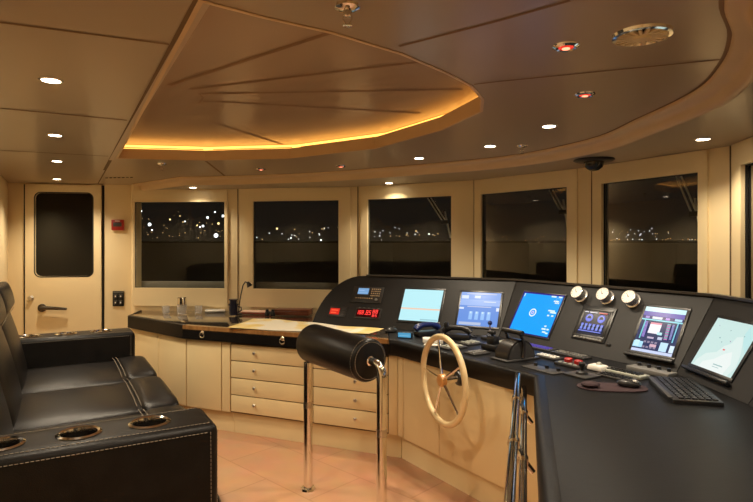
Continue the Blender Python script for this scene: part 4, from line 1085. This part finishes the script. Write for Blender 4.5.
# ------------------------------------------------------------------ leaning rail
A_ = Vector((-.445, 3.64, 0)); B_ = Vector((.002, 3.12, 0))
bl_, br_ = Vector((-.425, 3.665, .948)), Vector((-.036, 3.17, .933))
dirb = (br_ - bl_).normalized()
t = thing('leaning_rail', 'black leather bolster on two chrome posts standing before the drawers', 'leaning rail', (A_ + B_) / 2)
def cyl_between(a, c, r, seg=32, bev=.018):
    L = (c - a).length; z = (c - a).normalized(); x = z.orthogonal().normalized(); y = z.cross(x)
    b = MB(); b.lathe([(0, 0), (r - bev, 0), (r - bev * .3, bev * .3), (r, bev), (r, L - bev), (r - bev * .3, L - bev * .3), (r - bev, L), (0, L)], seg, mx=frame_mx(a, x, y, z)); return b
bo_ = cyl_between(bl_, br_, .124).build('bolster', leather2, t, world=True, angle=50)
b = MB(); z = dirb; x = z.orthogonal().normalized(); y = z.cross(x)
for off in (-.022, .0005):
    rr = .1245 if off < 0 else .106
    ctr = br_ + dirb * off
    pts = [ctr + (x * math.cos(a * PI / 24) + y * math.sin(a * PI / 24)) * rr for a in range(49)]
    b.dashes(pts, step=.0155, ln=.010)
b.build('stitching', stitch_m, bo_, world=True)
# end discs
b = MB(); b.lathe([(0, .012), (.022, .012), (.028, .006), (.028, .0005)], 20, mx=frame_mx(br_, x, y, z)); b.build('end_boss', chrome, t, world=True)
# posts
def post(base, ctr, sgn, nm):
    tip = ctr + dirb * sgn * .012
    pts = [Vector((base.x, base.y, .012)), Vector((base.x, base.y, ctr.z - .075))]
    top = Vector((base.x, base.y, ctr.z))
    for k in range(1, 8):
        f = k / 7; pts.append(Vector((base.x, base.y, ctr.z - .075)).lerp(top, f).lerp(top.lerp(tip, f), f))
    b = MB(); b.tube(pts, [.029, .029] + [.029 - .008 * k / 7 for k in range(1, 8)], 20); return b.build(nm, chrome, t, world=True)
pR = br_ + dirb * .085
post(Vector((pR.x + .012, pR.y, 0)), br_, 1, 'post')
b = MB(); b.tube([(A_.x, A_.y, .012), (A_.x, A_.y, .937 - .112)], .029, 20); b.build('post', chrome, t, world=True)
for q in (A_, Vector((pR.x + .012, pR.y, 0))):
    b = MB(); b.lathe([(.029, .016), (.046, .013), (.050, 0), (0, 0)], 24, mx=T(q.x, q.y, .0005)); b.build('floor_flange', chrome, t, world=True)
for qx, qy in ((A_.x, A_.y), (pR.x + .012, pR.y)):
    b = MB(); b.lathe([(.031, -.02), (.031, .02)], 20, mx=T(qx, qy, .55)); b.build('collar', brush, t, world=True)

# ------------------------------------------------------------------ handrail at the desk edge
de = (FRONT[4] - FRONT[3]).normalized(); dno = Vector((de.y, -de.x))      # outward (away from desk)
t = thing('handrail', 'twin chrome handrail running along the left edge of the black desk', 'handrail', (FRONT[3].x, FRONT[3].y, 0))
def along(s_, off, z): q = FRONT[3] + de * s_ + dno * off; return Vector((q.x, q.y, z))
b = MB(); b.tube([along(.04, .086, .80), along(.042, .087, .885), along(.06, .088, .90), along(.09, .088, .902), along(.5, .088, .90), along(2.2, .09, .90)], .0165, 14); b.build('upper_rail', chrome, t, world=True)
b = MB(); b.tube([along(.06, .056, .78), along(.064, .056, .825), along(.09, .056, .84), along(.5, .056, .84), along(2.2, .056, .84)], .0145, 14); b.build('lower_rail', chrome, t, world=True)
for s_ in (.55, 1.1, 1.7):
    b = MB(); b.tube([along(s_, .021, .80), along(s_, .056, .84), along(s_, .088, .90)], [.010, .012, .018], 10)
    b.tube([along(s_ - .02, .088, .90), along(s_ + .02, .088, .90)], .021, 14); b.tube([along(s_ - .02, .056, .84), along(s_ + .02, .056, .84)], .019, 14)
    b.build('bracket', chrome, t, world=True)

# ------------------------------------------------------------------ things on the chart counter
def cp(px, py): return P(px, py, Z_DESK) + Vector((0, 0, .0015))
gb = None
for px, py, l in ((166, 313.5, 'small clear glass tumbler, left of the stacked glasses'), (198.5, 313.5, 'small clear glass tumbler, right of the stacked glasses')):
    if gb is None:
        gb = t = thing('glass_tumbler', l, 'glass', cp(px, py), 0, 'clear glasses on the chart counter')
        MB().lathe([(0, .004), (.030, .004), (.034, .075), (.037, .075), (.034, 0), (0, 0)], 20).build('tumbler', glass_m, t)
    else: copy_thing(gb, T(*cp(px, py)), l)
t = thing('glass_jar', 'tall clear glass jar with a shiny metal lid on the counter under the window', 'jar', cp(182, 314.5))
MB().lathe([(0, .004), (.042, .004), (.046, .05), (.046, .09), (.040, .095), (.044, .098), (.050, .05), (.047, 0), (0, 0)], 22).build('body', glass_m, t)
MB().lathe([(.040, .10), (.044, .102), (.044, .165), (.036, .172), (0, .174)], 22).build('lid', chrome, t)
t = thing('note_pad', 'small white note pad lying under the window beside the glasses', 'paper', cp(215, 311.5), .3)
MB().box((0, 0, .007), (.20, .12, .014), .001).build('sheets', whitep, t)
MB().box((0, .058, .009), (.20, .01, .018), .001).build('binding', lgrey, t)
t = thing('dark_mug', 'dark blue mug beside the gooseneck lamp on the chart counter', 'mug', cp(233.5, 315.5))
MB().lathe([(0, .004), (.042, .004), (.042, .10), (.049, .10), (.049, .115), (.036, .12), (.036, .15), (.046, .152), (.046, .16), (0, .16), (0, .004)], 22).build('body', mat('dark_blue_mug', (.012, .014, .035), .25), t)
b = MB(); b.tube([(.046, 0, .085), (.075, 0, .08), (.078, 0, .05), (.046, 0, .03)], .006, 8); b.build('handle', mat('dark_blue_mug', (.012, .014, .035), .25), t)
t = thing('gooseneck_lamp', 'thin black gooseneck chart lamp bending over the counter', 'lamp', cp(238.5, 314.5))
MB().lathe([(.035, 0), (.035, .010), (.012, .018), (0, .018)], 20).build('base', blk, t)
b = MB(); b.tube([(0, 0, .015), (.008, 0, .10), (.025, 0, .20), (.045, 0, .29), (.07, -.01, .325), (.095, -.02, .320)], .006, 8); b.build('neck', blk, t)
b = MB(); b.lathe([(.012, 0), (.030, -.05), (.026, -.05), (0, -.008)], 16, mx=Matrix.Translation((.095, -.02, .325)) @ Matrix.Rotation(-.5, 4, 'Y')); b.build('lamp_shade', blk, t)
t = thing('red_folder', 'red-edged folder of papers lying under the second window', 'folder', cp(254, 313), -.15)
MB().box((0, 0, .006), (.34, .16, .012), .001).build('cover', redbook, t)
MB().box((.02, -.01, .0165), (.28, .14, .008), .001).build('papers', mat('pink_paper', (.75, .5, .38), .7), t)
t = thing('binoculars', 'small dark binoculars standing between red folder and wooden box', 'binoculars', cp(270, 316), -.2)
for s_ in (-1, 1): MB().lathe([(0, 0), (.022, 0), (.023, .025), (.017, .04), (.014, .06), (.016, .064), (0, .064)], 16, mx=T(s_ * .030, 0, 0)).build('barrel', blk, t)
MB().box((0, 0, .032), (.04, .016, .026), .004).build('bridge', blk2, t)
t = thing('wooden_box', 'low red-brown wooden box at the back of the counter by the console end', 'box', cp(293, 314.5), -.15)
MB().box((0, 0, .02), (.36, .17, .04), .003).build('body', boxwood, t)
MB().box((0, 0, .049), (.365, .175, .014), .003).build('lid', boxwood, t)
# chart
cpts = [(227, 329.5), (253, 320), (384, 330), (369, 334.5)]
Q = [P(x, y, Z_DESK) for x, y in cpts]
b = MB(); NX, NY = 24, 8; g = {}
for i in range(NX + 1):
    for j in range(NY + 1):
        s_, q_ = i / NX, j / NY
        a = Q[0].lerp(Q[3], s_); c = Q[1].lerp(Q[2], s_); p = a.lerp(c, q_)
        p.z = Z_DESK + .0065 + .012 * max(0, (1 - s_ * 3)) * (1 - q_) + .006 * math.sin(s_ * 9) ** 2 * q_ + .014 * max(0, q_ - .75) * 4 * (.5 + .5 * math.sin(s_ * 6))
        g[i, j] = b.bm.verts.new(p)
for i in range(NX):
    for j in range(NY): b.bm.faces.new((g[i, j], g[i + 1, j], g[i + 1, j + 1], g[i, j + 1]))
o = b.build('sea_chart', paper); tag(o, 'large cream and yellow paper sea chart spread on the dark counter', 'chart')
t = thing('computer_mouse', 'black computer mouse on the counter right of the sea chart', 'mouse', cp(391, 332.5), .4)
b = MB(); b.ball((0, 0, .014), .05, sc_=(1.1, .62, .5))
for v in b.bm.verts: v.co.z = max(v.co.z, 0.0)
b.build('shell', mat('mouse_black', (.03, .03, .03), .2), t)
MB().lathe([(.007, -.003), (.007, .003)], 12, mx=T(.03, 0, .037) @ Matrix.Rotation(PI / 2, 4, 'X')).build('scroll_wheel', grey, t)

# ------------------------------------------------------------------ lighting, world, camera
for (u, v, pw) in ((1.9, -2.6, 26), (0.9, -2.9, 26), (0.4, -1.2, 24), (0.0, 1.2, 22), (-.2, -2.4, 24), (2.3, -1.2, 20), (1.4, -2.0, 20)):  # added unseen fill spots with no fittings, besides the modelled downlights
    q = S(u, v, Z_IN - .04); lamp_spot(q, pw * 2.3, 2.4)
w = bpy.data.worlds.new('night'); sc.world = w; w.use_nodes = True
bg = w.node_tree.nodes['Background']; bg.inputs[0].default_value = (0.011, 0.009, 0.007, 1); bg.inputs[1].default_value = 1.0
cam = bpy.data.cameras.new('camera'); co = bpy.data.objects.new('camera', cam); C.objects.link(co)
co.location = EYE; co.rotation_euler = (PI / 2, 0, 0)
cam.sensor_width = 36; cam.lens = F / 753 * 36; cam.shift_y = -8 / 753; cam.clip_start = 0.05; cam.clip_end = 1000
sc.camera = co
sc.view_settings.view_transform = 'Standard'; sc.view_settings.look = 'None'; sc.view_settings.exposure = 0.0
sc.cycles.max_bounces = 12; sc.cycles.diffuse_bounces = 6; sc.cycles.glossy_bounces = 6; sc.cycles.transmission_bounces = 8
sc.cycles.sample_clamp_indirect = 6.0
